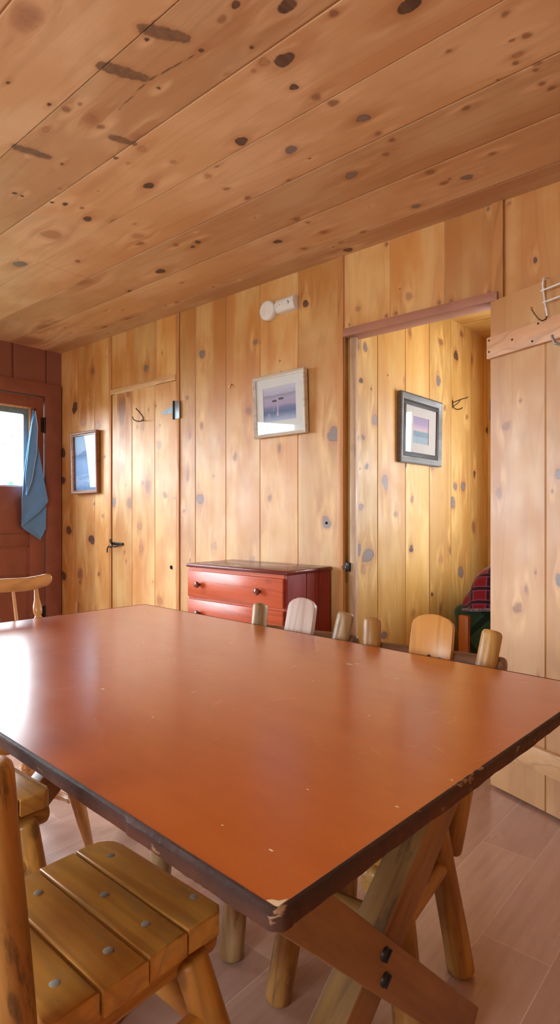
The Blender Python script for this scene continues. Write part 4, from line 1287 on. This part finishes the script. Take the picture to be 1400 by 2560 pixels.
for pts in ([(-0.12, -0.110), (0.05, -0.090), (0.09, -0.075), (0.05, -0.084), (-0.12, -0.104)], [(0.02, -0.150), (0.065, -0.148), (0.045, -0.115)]):
    bm = B()
    prism(bm, pts, -0.0098, -0.0094, 'y')
    build('pale_shape', bm, mpb, pL)

mB = print_mat('sunset_print', -0.082, 0.082, [(0.0, (140, 168, 186)), (0.25, (148, 174, 188)), (0.30, (118, 146, 162)), (0.46, (124, 158, 176)), (0.50, (206, 184, 186)), (0.60, (190, 172, 192)), (0.72, (164, 152, 186)), (1.0, (152, 146, 178))], 0.08, (8, 8, 20))
picture('framed_picture', 'silver framed picture with dark inner edge on the bedroom wall', (-1.687, 3.219, 1.648), (R(1.0), 0, R(90)), 0.515, 0.402, 0.040, 0.022, M['silver_frame'], M['mat_grey'], mB, 0.195, 0.155, 0.0, 0.0, (M['frame_dark'], 0.026))

# small hangers
for nm, lb, p, mt in (('picture_nail', 'tiny silver nail above the off-white framed picture', (-2.150, 2.499, 1.942), M['grey_metal']),
                      ('picture_nail', 'tiny silver nail above the silver framed bedroom picture', None, M['grey_metal'])):
    bm = B()
    lathe(bm, [(0.0025, -0.004), (0.0025, 0.006), (0.0055, 0.0065), (0.0055, 0.008), (0.003, 0.0095)], 10)
    if p:
        q = Matrix.Rotation(R(90), 4, 'X')
        l = p
    else:
        q = Matrix.Rotation(R(90), 4, 'Y')
        l = (-1.690, 3.23, 1.857)
    o = build(nm, bm, mt, xf=q)
    o.location = l
    tag(o, lb, 'nail')
bm = B()
tube(bm, [(0, 0.002, 0.010), (0, -0.006, 0.008), (0, -0.008, -0.004), (0, -0.012, -0.012), (0, -0.020, -0.010), (0, -0.022, -0.002)], 0.0026, 8)
lathe(bm, [(0.005, -0.002), (0.005, 0.002), (0.002, 0.003)], 10, Matrix.Translation((0, 0, 0.008)) @ Matrix.Rotation(R(90), 4, 'X'))
o = build('cup_hook', bm, M['brass'])
o.location = (-2.547, 2.498, 1.922)
tag(o, 'tiny brass hook on the bare planks left of the off-white picture', 'hook')

# ------------------------------------------------------------------ detectors
sd = thing('smoke_detector', 'round white smoke detector high on the plank wall', 'smoke detector', (-2.232, 2.4995, 2.296))
q = Matrix.Rotation(R(90), 4, 'X')
bm = B()
lathe(bm, [(0.051, 0.0), (0.051, 0.010), (0.054, 0.012), (0.0555, 0.022), (0.054, 0.036), (0.050, 0.0405), (0.044, 0.042), (0.001, 0.0425)], 40, q)
build('body', bm, M['white_plastic'], sd)
bm = B()
lathe(bm, [(0.014, 0.041), (0.014, 0.0432), (0.012, 0.0442), (0.001, 0.0446)], 24, Matrix.Translation((-0.026, 0, -0.014)) @ q)
build('test_button', bm, M['white_plastic'], sd)
bm = B()
box(bm, (0.0515, -0.022, 0.004), (0.0552, -0.014, 0.014))
build('vent_slot', bm, M['dark_hole'], sd)['label'] = 'dark vent slot'

co = thing('carbon_monoxide_alarm', 'white rectangular alarm box right of the round smoke detector', 'alarm', (-2.097, 2.4995, 2.300), (0, R(-1.5), 0))
bm = B()
n = 12
pts = [(0.0, -0.036)] + [(-0.030 - 0.020 * math.cos(R(a)), 0.036 * math.sin(R(a))) for a in range(-90, 91, 15)] + [(0.0, 0.036)]
prism(bm, pts, -0.066, 0.066, 'x', 0.003, 2)
build('body', bm, M['white_plastic'], co, X)
for (x, z) in ((-0.052, -0.006), (-0.030, 0.0), (0.030, 0.006), (0.036, 0.0), (0.033, -0.006)):
    bm = B()
    box(bm, (x - 0.0022, -0.0512, z - 0.0022), (x + 0.0022, -0.0475, z + 0.0022))
    build('indicator', bm, M['grey_plastic'] if x < 0 else M['dark_hole'], co)

# ------------------------------------------------------------------ towel on the red door
tw = thing('towel', 'blue cloth towel hanging by its corner on the brown-red door', 'towel', (XL + 0.02, 2.235, 1.965))
mt = M['towel']


def cloth_sheet(outline, depth, wave, ph, name, mat, thick=0.006):
    """A hanging sheet: outline (y,z) relative to the hook; pleats push it off the door."""
    zs = sorted({z for _, z in outline})
    zmin, zmax = zs[0], zs[-1]
    rows, cols = 46, 14
    bm = B()
    grid = []
    for i in range(rows + 1):
        z = zmax + (zmin - zmax) * i / rows
        z = min(max(z, zmin + 1e-4), zmax - 1e-4)
        xs = []
        for (a, b) in zip(outline, outline[1:] + outline[:1]):
            if (a[1] - z) * (b[1] - z) <= 0 and a[1] != b[1]:
                xs.append(a[0] + (b[0] - a[0]) * (z - a[1]) / (b[1] - a[1]))
        lo, hi = min(xs), max(xs)
        row = []
        for j in range(cols + 1):
            y = lo + (hi - lo) * j / cols
            s = (zmax - z) / (zmax - zmin)
            x = depth + wave * s ** 0.5 * math.sin(ph + 5.0 * (j / cols) + 1.5 * s) + 0.004
            row.append(bm.verts.new((x, y, z)))
        grid.append(row)
    for i in range(rows):
        for j in range(cols):
            bm.faces.new((grid[i][j], grid[i][j + 1], grid[i + 1][j + 1], grid[i + 1][j]))
    bmesh.ops.recalc_face_normals(bm, faces=bm.faces[:])
    bmesh.ops.solidify(bm, geom=bm.faces[:], thickness=thick)
    return build(name, bm, mat, tw, smooth=70)


cloth_sheet([(0.0, 0.0), (0.035, -0.30), (0.085, -0.60), (0.112, -0.76), (0.108, -0.93), (0.064, -1.018), (-0.090, -0.915), (-0.085, -0.72), (-0.055, -0.45), (-0.02, -0.20)], 0.012, 0.006, 0.4, 'towel_back_fold', mt)
cloth_sheet([(0.0, 0.005), (0.035, -0.27), (0.085, -0.56), (0.116, -0.715), (0.050, -0.79), (-0.04, -0.86), (-0.092, -0.905), (-0.096, -0.72), (-0.080, -0.50), (-0.045, -0.25)], 0.030, 0.010, 1.5, 'towel_front_fold', mt)
cloth_sheet([(0.004, -0.01), (0.020, -0.13), (0.012, -0.33), (-0.030, -0.56), (-0.068, -0.665), (-0.074, -0.52), (-0.048, -0.28), (-0.022, -0.10)], 0.048, 0.005, 2.4, 'towel_side_fold', mt)
bm = B()
tube(bm, [(0.058, 0.004, -0.01), (0.060, 0.021, -0.13), (0.061, 0.013, -0.33), (0.060, -0.028, -0.56), (0.058, -0.066, -0.665)], 0.004, 8)
build('hem', bm, M['towel_hem'], tw)['label'] = 'pale blue hem'
o = bm = B()
lathe(bm, [(0.003, -0.02), (0.003, 0.066), (0.007, 0.067), (0.007, 0.070)], 10, Matrix.Rotation(R(90), 4, 'Y'))
o = build('towel_nail', bm, M['dark_iron'])
o.location = (XL + 0.012, 2.236, 1.968)
tag(o, 'nail in the brown-red door that holds the blue towel', 'nail')

# ------------------------------------------------------------------ hasp beside the dresser
hs = thing('door_catch', 'black metal catch on the door frame beside the dresser', 'latch', (-1.712, 2.50, 0.883))
bm = B()
box(bm, (-0.004, -0.012, -0.022), (0.020, 0.034, 0.022), 0.002)
build('plate', bm, M['black'], hs)
bm = B()
pp = [(0.012 * math.cos(6.283 * k / 16) - 0.012, -0.014, 0.014 * math.sin(6.283 * k / 16) - 0.004) for k in range(15)]
tube(bm, pp, 0.0025, 8)
build('ring', bm, M['grey_metal'], hs)['label'] = 'small grey metal ring'

# ------------------------------------------------------------------ hook on the bedroom wall
hk = tag(build('coat_hook', (lambda b: (tube(b, [(0.002, 0.0, -0.012), (0.008, 0.0, 0.0), (0.050, 0.035, 0.022), (0.072, 0.060, 0.030), (0.078, 0.066, 0.036)], 0.0036, 8), tube(b, [(0.002, 0.0, 0.014), (0.004, 0.0, -0.030), (0.020, 0.012, -0.046), (0.040, 0.030, -0.044), (0.050, 0.042, -0.034)], 0.0036, 8), tube(b, [(0.004, 0.0, -0.028), (0.030, 0.02, -0.004), (0.045, 0.032, 0.020)], 0.003, 8), b)[-1])(B()), M['bronze']), 'thin wire coat hook on the bedroom wall right of the silver framed picture', 'hook')
hk.location = (-1.690, 3.68, 1.885)

# ------------------------------------------------------------------ wire rack over the top of the open door
rk = thing('over_door_rack', 'white wire rack hooked over the top of the open plank door', 'rack', tuple(DM @ Vector((0.5, 0, 2.046))))


def rack(name, paths, rad, mat):
    bm = B()
    for pth in paths:
        tube(bm, pth, rad, 8)
    return build(name, bm, mat, rk, xf=DM, world=True)


for u in (0.275, 0.68):
    rack('hanger_wire', [[(u - 0.004, 0.036, 1.985), (u - 0.004, 0.036, 2.052), (u - 0.003, 0.030, 2.0535), (u - 0.003, -0.012, 2.0535), (u - 0.002, -0.020, 2.046), (u, -0.026, 2.02), (u + 0.010, -0.027, 1.95), (u + 0.021, -0.028, 1.896)]], 0.0032, M['white_wire'])
    rack('hook', [[(u + 0.021, -0.028, 1.897), (u + 0.018, -0.032, 1.884), (u + 0.010, -0.042, 1.879), (u + 0.001, -0.052, 1.888), (u - 0.008, -0.060, 1.906), (u - 0.018, -0.066, 1.928)]], 0.0024, M['bronze'])
    bm = B()
    bmesh.ops.create_icosphere(bm, subdivisions=2, radius=0.0055, matrix=Matrix.Translation((u - 0.018, -0.066, 1.931)))
    build('ball_tip', bm, M['brass'], rk, xf=DM, world=True)['label'] = 'brass ball tip'
for z, u in ((2.000, 0.277), (1.953, 0.286)):
    rack('cross_wire', [[(u - 0.006, -0.031, z - 0.002), (u + 0.2, -0.031, z), (0.70, -0.031, z)]], 0.0030, M['white_wire'])

# ------------------------------------------------------------------ bed in the back bedroom
bd = thing('bed', 'bed with a red plaid blanket over a dark green one in the back bedroom', 'bed', (-0.75, 3.70, 0))


def soft(bm, lo, hi, rad, seg=6):
    return box(bm, lo, hi, rad, seg)


bm = B()
soft(bm, (-0.790, -0.365, 0.18), (0.72, 0.44, 0.615), 0.05)
for v in bm.verts:
    if v.co.z < 0.5:
        k = (0.5 - v.co.z) / 0.35
        v.co.y -= 0.02 * k * (1 + math.sin(v.co.x * 9))
        v.co.x += 0.09 * k * (v.co.x < -0.5)
build('green_blanket', bm, M['plaid_green'], bd, X, smooth=60)['label'] = 'dark green plaid blanket'
# red blanket: arched over the bed, its side hem rising away from the foot
bm = B()
rows, cols = 26, 34
grid = []
for i in range(rows + 1):
    s = i / rows                              # 0 at the side hem, 1 at the far side
    row = []
    for j in range(cols + 1):
        x = -0.735 + 1.435 * j / cols
        e = 1 - math.exp(-max(0.0, x + 0.70) / 0.05)
        ztop = 0.70 + 0.115 * e + 0.075 * min(1.0, (x + 0.735) / 0.25)
        zh = 0.590 + 0.14 * (x + 0.735)
        if s < 0.42:
            a = s / 0.42
            y = -0.405 + 0.01 * math.sin(x * 14) * (1 - a) + 0.012 * a
            z = zh + (ztop - 0.06 - zh) * a
        elif s < 0.6:
            a = (s - 0.42) / 0.18
            y = -0.393 + 0.10 * (1 - math.cos(a * math.pi / 2))
            z = ztop - 0.06 + 0.06 * math.sin(a * math.pi / 2)
        else:
            a = (s - 0.6) / 0.4
            y = -0.293 + 0.72 * a
            z = ztop + 0.03 * math.sin(a * math.pi) - 0.04 * a
        if j == 0:
            z -= 0.02
        row.append(bm.verts.new((x + 0.02 * (1 - e) * s, y + 0.05 * (1 - e) ** 2, z)))
    grid.append(row)
for i in range(rows):
    for j in range(cols):
        bm.faces.new((grid[i][j], grid[i][j + 1], grid[i + 1][j + 1], grid[i + 1][j]))
bmesh.ops.recalc_face_normals(bm, faces=bm.faces[:])
bmesh.ops.solidify(bm, geom=bm.faces[:], thickness=0.012)
rb = build('red_blanket', bm, M['plaid_red'], bd, X, smooth=70)
rb['label'] = 'red plaid blanket'
bm = B()
tube(bm, [(-0.735 + 0.10 * k, -0.402 + 0.01 * math.sin((-0.735 + 0.10 * k) * 14) + (0.05 if k == 0 else 0.004 if k == 1 else 0), 0.586 + 0.014 * k) for k in range(15)], 0.011, 8)
build('blanket_binding', bm, M['hem_grey'], rb, X)['label'] = 'grey striped binding'
bm = B()
soft(bm, (-0.66, -0.34, 0.25), (0.70, 0.42, 0.72), 0.07, 4)
build('mattress', bm, M['mat_grey'], bd)
for (x, y) in ((-0.70, -0.37), (-0.70, 0.40), (0.70, -0.37), (0.70, 0.40)):
    bxo('bed_leg', (x - 0.03, y - 0.03, 0.0), (x + 0.03, y + 0.03, 0.56 if x < 0 else 0.9), M['bed_wood'], bd, 0.006)
bxo('footboard', (-0.715, -0.35, 0.18), (-0.69, 0.38, 0.54), M['bed_wood'], bd, 0.004, Y)
bxo('side_rail', (-0.68, -0.375, 0.20), (0.68, -0.35, 0.30), M['bed_wood'], bd, 0.004, X)

# ------------------------------------------------------------------ outside, through the door window
def blob_tree(label, loc, h, r, seed):
    t = thing('tree', label, 'tree', loc, (0, 0, 0), 'trees outside the door window')
    rg = random.Random(seed)
    bm = B()
    for k in range(16):
        a, rr = rg.uniform(0, 6.28), r * math.sqrt(rg.random()) * 0.8
        bmesh.ops.create_icosphere(bm, subdivisions=3, radius=r * rg.uniform(0.3, 0.48), matrix=Matrix.Translation((rr * math.cos(a), rr * math.sin(a), h * rg.uniform(0.5, 0.82))))
    for v in bm.verts:
        v.co += v.co.normalized() * (0.16 * math.sin(v.co.x * 9) * math.sin(v.co.y * 8 + 1) + 0.12 * rg.uniform(-1, 1))
    build('foliage', bm, M['foliage'], t, smooth=0)
    bm = B()
    tube(bm, [(0, 0, 0), (0.1, 0, h * 0.35), (0, 0.1, h * 0.7)], [0.22, 0.17, 0.1], 10)
    build('trunk', bm, M['bark'], t)


TB = (-4.54, 1.9)
for lb, (px, d, h, r) in (('green tree far outside the door window, at its right edge', (52, 26.0, 2.75, 0.7)), ('green tree far outside the door window, in the middle of its lower edge', (30, 29.0, 2.72, 0.6)), ('green tree far outside the door window, at the left edge of the photo', (5, 23.0, 2.45, 0.6))):
    r_ = (px - 700) / 1480.0
    blob_tree(lb, ((0.756 * r_ - 0.655) * d, (0.655 * r_ + 0.756) * d, -0.3), h + 0.3, r, px)
bm = B()
p0, p1 = Vector((-7.85, 3.30, 1.82)), Vector((-8.35, 4.20, 2.66))
d = p1 - p0
tube(bm, [p0 - d * 4, p0, p1, p1 + d * 6], 0.006, 8)
o = build('overhead_cable', bm, M['cable'])
tag(o, 'thin dark cable crossing the bright door window outside', 'cable')
